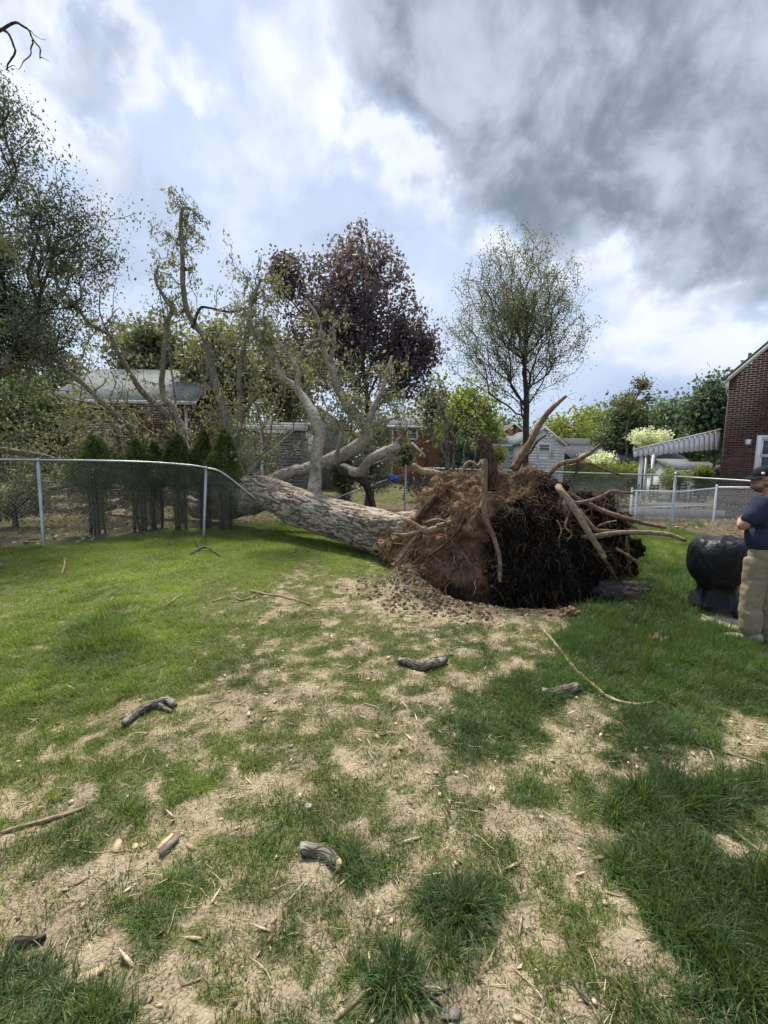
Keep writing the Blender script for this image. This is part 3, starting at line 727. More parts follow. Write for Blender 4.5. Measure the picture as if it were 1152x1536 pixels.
brick_panel(hp(0, 9, 0), -hv, 8.88, eh - .05, M['brick'], hb, 0, -hu, seed=4, bw=.43)
window(hp(wA, 0, wz0), hu, -hv, .95, wz1 - wz0, hb, .13)
xm = W_ / 2
for sgn, x0 in ((-1, 0), (1, W_)):
    ov = .16; xe = x0 + sgn * ov; ze = eh - ov * sl
    slab(hp(xe, -.12, ze + .16), hp(xm, -.12, eh + gab + .16), hp(xm, 9.1, eh + gab + .16), hp(xe, 9.1, ze + .16), .10).build('roof_slope', M['roofgrey'], hb, smooth=False)
    m = MB(); m.prism([hp(xe, -.1, ze + .055), hp(xm, -.1, eh + gab + .055), hp(xm, -.1, eh + gab - .10), hp(xe, -.1, ze - .10)], hv * .04); m.build('rake_board', M['trim'], hb, smooth=False)
m = MB(); m.prism([hp(-.16, -.09, eh - .08), hp(-.01, -.09, eh - .02), hp(-.01, -.09, eh - .36), hp(-.05, -.09, eh - .42)], hv * 9.1); m.build('soffit', M['trim'], hb, smooth=False)
m = MB(); m.tube(smooth_path([hp(-.15, -.05, eh - .12), hp(-.26, -.05, eh - .25), hp(-.33, -.05, eh - .45), hp(-.30, -.05, eh - .62)], 5), .012, 6); m.build('loose_cable', M['black'], hb)
m = MB(); m.tube([hp(.45, .5, eh + .3), hp(.45, .5, eh + .85)], .05, 8); m.build('vent_pipe', M['darkwall'], hb)
q = onwall(1122, 663) - hv * .06; m = MB(); m.box(q, (.06, .055, .08)); m.box(q - hv * .06 - Vector((0, 0, .05)), (.04, .05, .045)); m.build('flood_light', M['white'], hb, smooth=False)
# --- patio awning beside it
aw = empty('patio_awning', (gy0 - 1.6, YB + 2, 0), 'white striped patio awning with scalloped valance on thin posts', 'awning')
n = 17; TL = P(950, 675.5, YB + .6); TR = P(1080.5, 645, YB + .6); BL = P(950, 684, YB + .6); BR = P(1080.5, 672, YB + .6)
for k in range(n):
    a, b_ = k / n, (k + 1) / n; g = .07
    p0, p1 = TL.lerp(TR, a), TL.lerp(TR, b_); q0, q1 = BL.lerp(BR, a), BL.lerp(BR, b_)
    w = p1 - p0; pts = [p0 + w * g, p1 - w * g, q1 - w * g]
    for s in range(1, 4): t_ = s / 4; c_ = q1.lerp(q0, t_); c_.z -= .055 * math.sin(t_ * math.pi); pts.append(c_)
    pts.append(q0 + w * g)
    m = MB(); m.prism(pts, (0, .025 + .008 * (k % 2), 0)); m.build('valance_panel', M['white'], aw, smooth=False)
m = MB(); m.prism([TL + Vector((0, .04, .0)), TR + Vector((0, .04, .0)), BR + Vector((0, .04, .04)), BL + Vector((0, .04, .04))], (0, .03, 0)); m.build('backing_rail', M['darkwall'], aw, smooth=False)
m = MB(); m.bar(TL + Vector((-.03, -.02, .02)), TR + Vector((0, -.02, .02)), .05, .05); m.build('top_rail', M['trim'], aw, smooth=False)
bk = Vector((1.9, 2.4, 0)); slab(TL + Vector((0, .08, -.01)), TR + Vector((0, .08, -.01)), TR + bk, TL + bk, .05).build('awning_roof', M['darkwall'], aw, smooth=False)
for px, Y in ((961, 15.8), (969.5, 17.6), (979, 19.4)):
    q = P(px, 700, Y); m = MB(); m.box((q.x, Y, 1.2), (.045, .045, 1.2)); m.build('post', M['white'], aw, smooth=False)
m = MB(); m.bar(P(961, 756, 15.8), P(1075, 757, 15.8), .06, .1); m.build('patio_edge', M['trim'], aw, smooth=False)

# --- small things on the neighbour's patio
def patio_chair(px, Y, rz, lab):
    q = P(px, 700, Y); e = empty('patio_chair', (q.x, Y, 0), lab, 'chair', 'black metal patio chairs', rz)
    def pt(nm, fn):
        m = MB(); fn(m); o = m.build(nm, M['black'], None, smooth=False); o.parent = e
    pt('seat', lambda m: m.box((0, 0, .44), (.25, .25, .02)))
    pt('backrest', lambda m: [m.box((x, .25 + .03, .72), (.02, .012, .27)) for x in (-.24, 0, .24)] + [m.box((0, .25, z), (.25, .012, .025)) for z in (.55, .66, .77, .88, .99)])
    for sx in (-1, 1):
        for sy in (-1, 1): pt('leg', lambda m: m.bar((sx * .23, sy * .23, 0), (sx * .22, sy * .22, .44), .035))
        pt('armrest', lambda m: m.bar((sx * .26, -.24, .64), (sx * .26, .26, .66), .04))
patio_chair(994, 17, .4, 'black slatted patio chair behind the grey fence post, left of the post')
patio_chair(1023, 17.6, -.5, 'black slatted patio chair just right of the grey fence post')
patio_chair(1050, 16.8, 2.6, 'black slatted patio chair nearest the blue covered umbrella')
e = empty('furled_umbrella', (P(1086, 700, 15.6).x, 15.6, 0), 'dark blue canvas bundle leaning against the brick house corner', 'umbrella')
m = MB(); a, b_ = P(1076, 752, 15.6), P(1088, 712, 15.6); m.tube(smooth_path([a, a.lerp(b_, .4) + Vector((.02, 0, 0)), b_], 5), [.05, .10, .17, .22, .24, .26, .24, .2, .16, .1, .04], 9, True, .5, 3); m.build('canopy', M['navyfab'], e)
m = MB(); m.tube([(b_.x + .03, 15.6, 0), (a.x, 15.6, .6)], .03, 6); m.build('pole', M['black'], e)
e = tag(empty('retaining_wall', (10, 14.9, 0), 'low grey wall behind the white wire fence', 'wall'))
for k in range(13):
    m = MB(); m.box((8.2 + k * .42 + .2, 14.95 + .03 * math.sin(k * 3.1), .13), (.2, .11, .125)); m.build('block', M['conc'], e, smooth=False)

# --- small houses beyond, seen under and beside the awning
def gable_house(name, lab, cat, cx, cy, w, d, h, rise, wall, roof, rz=0, ridge='x', ov=.3, trim='trim', boards=False):
    """box house; ridge along local x or y; local front is -y"""
    e = empty(name, (cx, cy, 0), lab, cat, rz=rz); R = Matrix.Rotation(rz, 4, 'Z'); Tm = Matrix.Translation((cx, cy, 0)) @ R
    L = lambda x, y, z: Tm @ Vector((x, y, z))
    def prism(nm, mt, poly, off, kind=None):
        m = MB(); m.prism([L(*p_) for p_ in poly], R.to_3x3() @ Vector(off)); return m.build(nm, M[mt], e, smooth=False, kind=kind)
    a, b = w / 2, d / 2
    if ridge == 'x':
        prism('wall', wall, [(-a, -b, 0), (-a, b, 0), (-a, b, h), (-a, 0, h + rise), (-a, -b, h)], (w, 0, 0))
        s = rise / b
        for sg in (-1, 1): prism('roof_slope', roof, [(-a - ov, sg * (b + ov), h - ov * s + .12), (-a - ov, 0, h + rise + .12), (-a - ov, 0, h + rise + .01), (-a - ov, sg * (b + ov), h - ov * s + .01)], (w + 2 * ov, 0, 0))
        prism('gutter', trim, [(-a - ov, -b - ov - .1, h - ov * s - .06), (-a - ov, -b - ov + .02, h - ov * s - .06), (-a - ov, -b - ov + .02, h - ov * s + .1), (-a - ov, -b - ov - .1, h - ov * s + .1)], (w + 2 * ov, 0, 0))
    else:
        prism('wall', wall, [(-a, -b, 0), (a, -b, 0), (a, -b, h), (0, -b, h + rise), (-a, -b, h)], (0, d, 0))
        s = rise / a
        for sg in (-1, 1):
            prism('roof_slope', roof, [(sg * (a + ov), -b - ov, h - ov * s + .12), (0, -b - ov, h + rise + .12), (0, -b - ov, h + rise + .01), (sg * (a + ov), -b - ov, h - ov * s + .01)], (0, d + 2 * ov, 0))
            prism('rake_board', trim, [(sg * (a + ov), -b - ov - .03, h - ov * s + .13), (0, -b - ov - .03, h + rise + .13), (0, -b - ov - .03, h + rise - .08), (sg * (a + ov), -b - ov - .03, h - ov * s - .08)], (0, .03 - .003, 0))
    if boards:
        bh = .2; top = h + (rise if ridge == 'y' else 0); k = 0
        while k * bh < top - .12:
            z = k * bh; aw_ = a if z + bh < h else a * (1 - (z + bh - h) / rise) if ridge == 'y' else a
            if aw_ > .15: prism('siding_board', wall, [(-aw_, -b - .004, z + .005), (-aw_, -b - .035, z + .005), (-aw_, -b - .012, z + bh), (-aw_, -b - .004, z + bh)], (2 * aw_, 0, 0))
            k += 1
    return e, L
def X(px, Y): return P(px, 700, Y).x
def Z(px, py, Y): return P(px, py, Y).z
# white house with its gable towards us
Y = 30
e, L = gable_house('white_house', 'white clapboard house gable right of the bare oak trunk', 'house', X(813, Y), Y + 3, (845 - 781) / 640 * Y, 6, Z(840, 667, Y), Z(813, 642, Y) - Z(840, 667, Y), 'siding', 'rooflight', 0, 'y', .12, 'trim', True)
window(L(-.3, -3.04, Z(815, 688, Y)), (1, 0, 0), (0, -1, 0), .75, .95, e, .08)
m = MB(); xw = L(.55, -3.05, 0).x; m.box((xw + .1, Y - .06, Z(815, 676, Y)), (.12, .03, .48)); m.build('shutter', M['palegreen'], e, smooth=False)
e, L = gable_house('ranch_house', 'low pale green house with pale flat roof behind the bare oak trunk', 'house', X(758, 31), 34.5, (792 - 722) / 640 * 31, 5, Z(760, 667, 31), .75, 'palegreen', 'rooflight', 0, 'x', .2, 'trim', True)
window(L(.4, -2.54, Z(760, 684, 31)), (1, 0, 0), (0, -1, 0), .9, .6, e, .06)
# brick house in the middle distance
Y = 38
e = empty('brick_house', (X(640, Y), Y + 3, 0), 'two storey red brick house with small gabled porch behind the fallen limbs', 'house')
x0, x1 = X(586, Y), X(690, Y); h3 = Z(620, 641, Y); ww, wh = .55, Z(613, 639.5, Y) - Z(613, 658, Y)
wx = X(611, Y) - x0
brick_panel((x0, Y, 0), (1, 0, 0), x1 - x0, h3, M['brick2'], e, holes=((wx, wx + ww + .2, Z(613, 658, Y), Z(613, 658, Y) + wh - .1),), bw=.3, bh=.1, seed=8)
brick_panel((x0, Y + 6, 0), (0, -1, 0), 5.9, h3, M['brick2'], e, out=(-1, 0, 0), bw=.45, bh=.15, seed=9)
window((x0 + wx, Y, Z(613, 658, Y)), (1, 0, 0), (0, -1, 0), ww + .2, wh - .1, e, .1)
zt = Z(620, 622, Y + 3)
slab((x0 - .4, Y - .4, h3 + .12), (x1 + .4, Y - .4, h3 + .12), (x1 + .4, Y + 3.2, zt), (x0 - .4, Y + 3.2, zt), .1).build('roof_slope', M['rooflight'], e, smooth=False)
slab((x0 - .4, Y + 3.2, zt), (x1 + .4, Y + 3.2, zt), (x1 + .4, Y + 6.6, h3 + .12), (x0 - .4, Y + 6.6, h3 + .12), .1).build('roof_slope', M['rooflight'], e, smooth=False)
m = MB(); m.box(((x0 + x1) / 2, Y - .42, h3 + .02), ((x1 - x0) / 2 + .4, .07, .09)); m.build('gutter', M['white'], e, smooth=False)
m = MB(); m.box((x0 + .12, Y - .08, h3 / 2), (.06, .05, h3 / 2)); m.build('downspout', M['white'], e, smooth=False)
pa, pb, pc = P(602, 684, Y - 1.2), P(618, 668, Y - 1.2), P(636, 684, Y - 1.2)
m = MB(); m.prism([(pa.x, Y - 1.2, 0), (pc.x, Y - 1.2, 0), tuple(pc), tuple(pb), tuple(pa)], (0, 1.15, 0)); m.build('porch_wall', M['brick2'], e, smooth=False)
for p_, q_ in ((pa, pb), (pc, pb)):
    dlt = Vector(((p_ - q_).x * .12, 0, (p_ - q_).z * .12))
    m = MB(); m.prism([p_ + dlt + Vector((0, -.15, 0)), q_ + Vector((0, -.15, .05)), q_ + Vector((0, -.15, .28)), p_ + dlt + Vector((0, -.15, .23))], (0, 1.3, 0)); m.build('porch_roof', M['trim'], e, smooth=False)
# brick gable house with chimney
Y = 44
xa, xb, za, zb = X(655, Y), X(697, Y), Z(664, 620, Y), Z(697, 652, Y)
e = empty('brick_house', (X(700, Y), Y + 4, 0), 'far brick house with grey roof and chimney left of the bare oak', 'house')
m = MB(); m.prism([(xa, Y, 0), (xb + .6, Y, 0), (xb + .6, Y, zb - .4), (xa + .4, Y, za), (xa, Y, za)], (0, 7, 0)); m.build('wall', M['mortar'], e, smooth=False)
brick_panel((xa, Y - .01, 0), (1, 0, 0), xb - xa, zb - .1, M['brick3'], e, seed=11, bw=.4, bh=.14)
m = MB(); nrow = 16
for r_ in range(nrow):
    z = zb + (za - zb) * r_ / nrow; zz = (za - zb) / nrow; xr = xb - (xb - xa - .5) * (r_ + 1) / nrow; a = xa - (.2 if r_ % 2 else 0)
    while a < xr: m.box(((max(a, xa) + min(a + .4, xr)) / 2, Y - .01, z + zz / 2), ((min(a + .4, xr) - max(a, xa)) / 2 - .01, .02, zz / 2 - .008)); a += .4
m.build('bricks', M['brick3'], e, smooth=False, kind='stuff')
xr_ = X(752, Y)
slab((xa + .4, Y - .3, za + .15), (xr_, Y - .3, zb + .1), (xr_, Y + 4, zb + 2.6), (xa + .4, Y + 4, za + .6), .15).build('roof_slope', M['roofgrey'], e, smooth=False)
m = MB(); m.box((X(661, Y), Y + .8, za - .2), (.55, .4, 1.2)); m.build('chimney', M['brick3'], e, smooth=False)
Y = 46
e, L = gable_house('brick_house', 'small brick gable with grey roof just left of the oak trunk', 'house', X(768, Y), Y + 3, 2.6, 6, Z(768, 650, Y), 1.0, 'brick3', 'rooflight', 0, 'y', .15)
e, L = gable_house('dark_garage', 'dark roofed outbuilding beyond the yellow green trees', 'outbuilding', X(886, 36), 38, 3.0, 4, Z(880, 671, 36), .75, 'darkwall', 'roofdark', 0, 'x', .25, 'darkwall')
e, L = gable_house('dark_house', 'charcoal house behind the white dogwood', 'house', X(960, 30), 34, 8.0, 6, Z(950, 692, 30), 1.1, 'darkwall', 'roofdark', 0, 'x', .3, 'darkwall')
e, L = gable_house('garden_shed', 'pale roofed garden shed seen under the awning', 'shed', X(1024, 24), 25, 1.5, 2.0, Z(1024, 706, 24), .55, 'siding', 'rooflight', 0, 'x', .12)
e, L = gable_house('brown_outbuilding', 'brown roofed low building right of the garden shed, seen under the awning', 'outbuilding', X(1066, 27), 29, 2.4, 4, Z(1066, 707, 27), .5, 'darkwall', 'roofbrown', 0, 'x', .1, 'darkwall')
# brick house behind the fallen crown on the left
Y = 19
x0, x1 = X(98, Y), X(288, Y); h1 = Z(200, 603, Y)
e = empty('brick_house', ((x0 + x1) / 2, Y + 3, 0), 'brown brick house with grey roof behind the fallen crown on the left', 'house')
brick_panel((x0, Y, 0), (1, 0, 0), x1 - x0, h1, M['brick3'], e, seed=14, holes=((X(150, Y) - x0, X(150, Y) - x0 + 1.0, 2.0, 3.2),))
brick_panel((x1, Y, 0), (0, 1, 0), 6.2, h1, M['brick3'], e, out=(1, 0, 0), seed=15)
window((X(150, Y), Y, 2.0), (1, 0, 0), (0, -1, 0), 1.0, 1.2, e, .09)
zr = Z(180, 553, Y + 3)
slab((x0 - .5, Y - .4, h1 + .0), (x1 + .4, Y - .4, h1 + .0), (x1 + .4, Y + 3.1, zr), (x0 - .5, Y + 3.1, zr), .1).build('roof_slope', M['rooflight'], e, smooth=False)
slab((x0 - .5, Y + 3.1, zr), (x1 + .4, Y + 3.1, zr), (x1 + .4, Y + 6.6, h1), (x0 - .5, Y + 6.6, h1), .1).build('roof_slope', M['rooflight'], e, smooth=False)
m = MB(); m.box(((x0 + x1) / 2, Y - .44, h1 - .06), ((x1 - x0) / 2 + .45, .06, .07)); m.build('gutter', M['trim'], e, smooth=False)
m = MB(); m.box((x1 - .15, Y - .07, h1 / 2), (.05, .04, h1 / 2)); m.build('downspout', M['trim'], e, smooth=False)
# grey sided house
Y = 17
x0, x1 = X(362, Y), X(454, Y)
e = empty('grey_house', ((x0 + x1) / 2, Y + 2, 0), 'grey clapboard house with white fascia behind the upright limb', 'house')
zt = Z(400, 645, Y)
m = MB(); m.box(((x0 + x1) / 2, Y + 2, zt / 2), ((x1 - x0) / 2, 2, zt / 2)); m.build('wall', M['greysiding'], e, smooth=False)
k = 0
while k * .13 < zt - .1:
    z = k * .13; m = MB(); m.prism([(x0, Y - .003, z + .004), (x0, Y - .03, z + .004), (x0, Y - .01, z + .13), (x0, Y - .003, z + .13)], (x1 - x0, 0, 0)); m.build('siding_board', M['greysiding'], e, smooth=False); k += 1
m = MB(); m.box(((x0 + x1) / 2, Y - .12, zt + .08), ((x1 - x0) / 2 + .2, .12, .09)); m.build('fascia', M['white'], e, smooth=False)
slab((x0 - .2, Y - .1, zt + .2), (x1 + .2, Y - .1, zt + .2), (x1 + .2, Y + 4.1, zt + .7), (x0 - .2, Y + 4.1, zt + .7), .1).build('roof_slope', M['rooflight'], e, smooth=False)
xx = X(394, Y); m = MB(); m.box((xx, Y - .08, zt / 2), (.05, .045, zt / 2)); m.build('downspout', M['white'], e, smooth=False)
window((X(383, Y), Y, 1.6), (1, 0, 0), (0, -1, 0), .42, .8, e, .05, 'trim')
Y = 28
e, L = gable_house('grey_house', 'far house with pale grey gable roof glimpsed between the limbs', 'house', X(482, Y), Y + 2, 3.0, 4, Z(482, 640, Y), 1.15, 'greysiding', 'roofgrey', 0, 'y', .15)
# ------------------------------------------------------------------ trees
def skeleton(rng, trunk, targets, bf=.5, clear=0, up=.5, tip=.006, pw=2.3, wob=.04):
    """greedy balanced growth: every target joins the skeleton node that keeps both wire and path short"""
    N = [np.array(p_, float) for p_ in trunk]; par = [-1] + list(range(len(trunk) - 1))
    pl = [0.0]
    for k in range(1, len(N)): pl.append(pl[-1] + np.linalg.norm(N[k] - N[k - 1]))
    cap = len(N) + len(targets) * 12; A = np.zeros((cap, 3)); PL = np.zeros(cap); n = len(N)
    A[:n] = N; PL[:n] = pl
    order = np.argsort(np.linalg.norm(targets - A[n - 1] * .5 - A[0] * .5, axis=1) + rng.normal(0, .3, len(targets)))
    par = np.array(par + [0] * (cap - n))
    step = max(.12, np.linalg.norm(targets.max(0) - targets.min(0)) * .03)
    for ti_ in order:
        t = targets[ti_]; d = t - A[:n]; ds = np.linalg.norm(d, axis=1)
        hd = np.linalg.norm(d[:, :2], axis=1); pen = np.maximum(0, up * hd - d[:, 2]) * .9
        cost = ds + bf * PL[:n] + pen
        cost[:clear] = 1e9
        j = int(np.argmin(cost)); L = ds[j]; m = min(10, max(1, int(L / step))); prev = j
        g = j if par[j] < 0 else par[j]; pd = A[j] - A[g]; pdl = np.linalg.norm(pd)
        pd = pd / pdl if pdl > 1e-6 else d[j] / L
        c = A[j] + pd * L * .22 + np.array([0, 0, -.04 * L])
        for s in range(1, m + 1):
            u = s / m; q = (1 - u) ** 2 * A[j] + 2 * u * (1 - u) * c + u * u * t + (rng.normal(0, wob * step * 3, 3) if s < m else 0)
            A[n] = q; par[n] = prev; PL[n] = PL[prev] + np.linalg.norm(q - A[prev]); prev = n; n += 1
    A = A[:n]; par = par[:n]; R = np.zeros(n); ch = [[] for _ in range(n)]
    for k in range(n - 1, 0, -1): ch[par[k]].append(k)
    acc = np.zeros(n)
    for k in range(n - 1, -1, -1):
        if not ch[k]: acc[k] = tip ** pw
        if par[k] >= 0: acc[par[k]] += acc[k]
    R = acc ** (1 / pw)
    return A, par, R, ch
def tubes(mb, A, par, R, ch, rmin=.004, k0=0, rscale=1.0):
    st = [(k0, None)]
    while st:
        k, p0 = st.pop(); chain = [k] if p0 is None else [p0, k]
        while ch[chain[-1]]:
            c = sorted(ch[chain[-1]], key=lambda q: -R[q])
            for o in c[1:]: st.append((o, chain[-1]))
            chain.append(c[0])
        if len(chain) < 2: continue
        r = R[chain].copy(); r[0] = min(r[0], r[1] * 1.25) if p0 is not None else r[0]
        r = np.maximum(r * rscale, rmin); pts = A[chain]
        if r[0] > .03 and len(chain) > 2:
            pp = smooth_path(pts, 2); r = np.interp(np.linspace(0, 1, len(pp)), np.linspace(0, 1, len(r)), r); pts = pp
        mb.tube(pts, r, 9 if r[0] > .09 else 6 if r[0] > .035 else 4 if r[0] > .012 else 3, False)
def crown_pts(rng, n, c, rad, shape=None, shell=.35, K=0):
    """points in an ellipsoid, denser to the outside; shape(zn) scales the horizontal radius by height"""
    d = rng.normal(size=(n, 3)); d /= np.linalg.norm(d, axis=1)[:, None]
    r = (shell + (1 - shell) * rng.uniform(size=n) ** .6) * rng.uniform(size=n) ** .25
    p = d * r[:, None]
    if K:
        c0 = p[:K]; q = rng.integers(0, K, n); p = c0[q] * rng.uniform(.75, 1.12, (K, 1))[q] + rng.normal(0, .16, (n, 3))
    if shape is not None: s = shape(p[:, 2]); p[:, 0] *= s; p[:, 1] *= s
    return p * np.array(rad) + np.array(c)
def make_tree(name, lab, seed, trunk, targets, leaf, wood, nleaf, lsize, spread, hang=.3, bf=.5, up=.5, tip=.006, clear=0, rmin=.004, rscale=1.0, group=None, cat='tree', lw=.55, clump=1, inner=.0, base=True):
    rng = np.random.default_rng(seed); trunk = np.array(trunk, float)
    e = empty(name, tuple(trunk[0]), lab, cat, group)
    A, par, R, ch = skeleton(rng, trunk, targets, bf, clear, up, tip)
    mb = MB(); tubes(mb, A, par, R, ch, rmin, 0, rscale)
    if base: r0 = R[0] * rscale; t0 = Vector(trunk[0]); mb.tube([t0 - Vector((0, 0, .1)), t0 + Vector((0, 0, .15)), t0 + Vector((0, 0, .45))], [r0 * 1.7, r0 * 1.35, r0 * 1.02], 9, False, .2, seed)
    mb.build('trunk', M[wood], e)
    term = np.array([k for k in range(len(A)) if R[k] < tip * 3.1 and k > len(trunk)])
    if nleaf:
        dens = rng.uniform(.3, 1.0, len(term)); idx = rng.choice(term, nleaf // clump, p=dens / dens.sum()); pos = A[idx]
        if inner: pos[: int(len(pos) * inner)] = pos[: int(len(pos) * inner)] * .93 + trunk[-1] * .07
        pos = np.repeat(pos + rng.normal(0, spread, pos.shape), clump, 0)
        if clump > 1: pos = pos + rng.normal(0, lsize * .7, pos.shape)
        V, Qd = leaf_mesh(pos, lsize, rng, hang, lw)
        o = link('foliage', np_mesh('foliage', V, Qd, False), M[leaf], e); tag(o, kind='stuff')
    return e
def trunk_line(p0, p1, n, wob, seed):
    r = np.random.default_rng(seed); p0, p1 = np.array(tuple(p0)), np.array(tuple(p1)); t = np.linspace(0, 1, n)[:, None]
    w = r.normal(0, wob, (n, 3)); w[0] = 0; w[:, 2] = 0
    return p0 * (1 - t) + p1 * t + w
rt = np.random.default_rng(21)
# bare budding oak on the right
Y = 21.0
b0 = P(792, 700, Y); b0.z = 0; tp = P(789, 440, Y); ctr = P(800, 490, Y)
def oakshape(z): return np.interp(z, [-1, -.75, -.45, -.1, .3, .7, 1], [1.15, 1.12, 1.10, 1.0, .92, .80, .75])
tg = crown_pts(rt, 1150, (P(800, 0, Y).x, Y, P(800, 480, Y).z), (3.75, 3.5, (P(790, 338, Y).z - P(790, 480, Y).z) * 1.08), oakshape, .10, 0)
make_tree('budding_oak', 'tall nearly leafless oak with fine budding twigs on the right', 31, trunk_line(b0, tp, 14, .05, 2), tg, 'leafbud', 'darkbark', 46000, .070, .17, .4, .42, .75, .0085, 5, .010, 1.15)
# purple maple
Y = 17.0
b0 = P(552, 700, Y); b0.z = 0; tp = P(545, 470, Y)
tg = np.concatenate([crown_pts(rt, 420, P(520, 480, Y), (2.95, 2.7, 3.2), lambda z: np.interp(z, [-1, 0, 1], [1.1, 1.05, .8]), .15, 0),
                     crown_pts(rt, 200, P(610, 530, Y), (1.6, 1.4, 1.9), None, .1), crown_pts(rt, 60, P(428, 410, Y), (.85, .9, .9)), crown_pts(rt, 50, P(555, 385, Y), (1.4, 1.2, 1.1))])
make_tree('purple_maple', 'dark purple leaved maple standing behind the fallen limbs', 33, trunk_line(b0, tp, 10, .05, 4), tg, 'leafpurple', 'darkbark', 30000, .112, .18, .25, .5, .6, .008, 3, .008, 1.0, lw=.8)
# tree at the left edge
Y = 9.6
b0 = P(-60, 700, Y); b0.z = 0; tp = P(-20, 250, Y)
tg = np.concatenate([crown_pts(rt, 300, P(-60, 330, Y), (2.5, 2.2, 3.3), None, .2), crown_pts(rt, 150, P(75, 340, Y), (1.5, 1.3, 2.0), None, .1, 30), crown_pts(rt, 60, P(60, 500, Y), (1.1, 1.0, .9), None, .1),
                     crown_pts(rt, 50, P(125, 360, Y), (.75, .7, 1.05)), crown_pts(rt, 60, P(10, 190, Y), (.65, .8, 1.3))])
make_tree('edge_tree', 'tall dark leafy tree reaching in from the left edge', 35, trunk_line(b0, tp, 10, .06, 6), tg, 'leafdark', 'darkbark', 29000, .056, .17, .5, .5, .4, .0065, 3, .004, 1.0)
# curling bare branch at the very top left
# hemlock below it
Y = 11.0
b0 = P(-10, 700, Y); b0.z = 0; tp = P(-10, 400, Y)
tg = np.concatenate([crown_pts(rt, 130, P(15, 480, Y), (1.5, 1.2, 1.35), None, .2), crown_pts(rt, 60, P(-10, 400, Y), (1.0, 1.0, 1.4))])
make_tree('hemlock', 'dark drooping evergreen at the left edge under the leafy tree', 36, trunk_line(b0, tp, 8, .04, 7), tg, 'leafhem', 'darkbark', 26000, .075, .13, .8, .4, .1, .007, 3, .004, 1.0, lw=.35)
# green trees behind on the left
for k, (px, Y, py0, rx, rz_, lf2, n_, lab) in enumerate([
    (40, 15, 620, 2.0, 2.0, 'leafgreen', 6000, 'loose green tree low at the left edge behind the fallen limbs'),
    (100, 24, 600, 3.0, 2.2, 'leafgreen', 9000, 'mid green tree behind the brown brick house, left side'),
    (235, 25, 530, 3.0, 2.6, 'leafbud', 10000, 'pale budding tree above the brown brick house'),
    (330, 22, 560, 2.4, 3.0, 'leafoak', 11000, 'pale olive tree between the brown brick house and the grey house'),
    (430, 24, 560, 2.6, 2.6, 'leafoak', 9000, 'olive tree above the grey clapboard house'),
    (705, 33, 625, 3.0, 3.2, 'leafyel', 8000, 'yellow green tree just left of the bare oak'),
    (648, 30, 600, 1.3, 2.2, 'leafbud', 1300, 'thin budding tree right of the purple maple'),
    (850, 50, 655, 5.5, 3.2, 'leafyel', 8000, 'yellow green tree right of the white house'),
    (905, 55, 640, 4.5, 2.8, 'leafyel', 7000, 'far yellow green tree behind the charcoal house'),
    (942, 34, 648, 2.6, 2.6, 'leafgreen', 12000, 'mid green spreading tree behind the charcoal house'),
    (1000, 42, 640, 2.6, 3.2, 'leafteal', 6000, 'cool green tree right of the white dogwood'),
    (1040, 40, 655, 3.0, 2.0, 'leafteal', 6000, 'low cool green tree above the awning'),
    (1078, 27, 615, 1.9, 2.6, 'leafteal', 9000, 'dense cool green tree beside the corner of the brick house'),
    (755, 60, 650, 5.0, 2.6, 'leafgreen', 6000, 'far green tree behind the pale green house'),
    (600, 60, 640, 8.0, 2.6, 'leafgreen', 7000, 'far green tree behind the two storey brick house'),
    (330, 50, 640, 9.0, 4.0, 'leafgreen', 8000, 'far green tree behind the grey house'),
    (60, 45, 620, 9.0, 5.0, 'leafgreen', 8000, 'far green tree at the left edge'),
    (1115, 60, 640, 9.0, 4.0, 'leafgreen', 8000, 'far green tree behind the right brick house'),
    ]):
    r = np.random.default_rng(900 + k); c = P(px, py0, Y); b0 = Vector((c.x, Y, 0)); big = Y / 25
    tg = crown_pts(r, 110, (c.x, Y, max(c.z, rz_ * .8)), (rx, rx * .85, rz_), None, .25)
    make_tree('broadleaf_tree', lab, 950 + k, trunk_line(b0, (c.x, Y, c.z * .9), 7, .06, k), tg, lf2, 'greybark', n_, .10 + .0045 * Y, .28 * big + .08, .2, .5, .7, .012, 2, .012, 1.0, group='trees beyond the yard', lw=.7)
# airy layered tree and dogwood
Y = 26
r = np.random.default_rng(77); c = P(948, 600, Y)
tg = np.concatenate([crown_pts(r, 36, P(950, 600, Y), (1.5, 1.2, .55)), crown_pts(r, 20, P(962, 575, Y), (.6, .6, .45))])
make_tree('layered_tree', 'thin airy tree rising above the white dogwood', 78, trunk_line((P(932, 700, Y).x, Y, 0), P(944, 620, Y), 7, .05, 3), tg, 'leafbud', 'greybark', 2200, .13, .14, 0, .4, .3, .012, 3, .012)
Y = 24
tg = crown_pts(r, 70, P(972, 656, Y), (1.35, 1.1, .5))
make_tree('dogwood', 'white blossoming dogwood beside the awning', 79, trunk_line((P(968, 700, Y).x, Y, 0), P(972, 668, Y), 5, .04, 3), tg, 'blossom', 'greybark', 3000, .11, .13, 0, .4, .2, .01, 2, .01, lw=.8)
tg = crown_pts(r, 50, P(896, 690, 22), (1.15, .8, .5))
make_tree('blossom_shrub', 'low white blossoming shrub behind the broken roots', 80, trunk_line((P(896, 700, 22).x, 22, 0), P(896, 705, 22), 4, .03, 3), tg, 'blossom', 'greybark', 1700, .09, .13, 0, .4, .2, .008, 0, .008, cat='shrub', lw=.8)
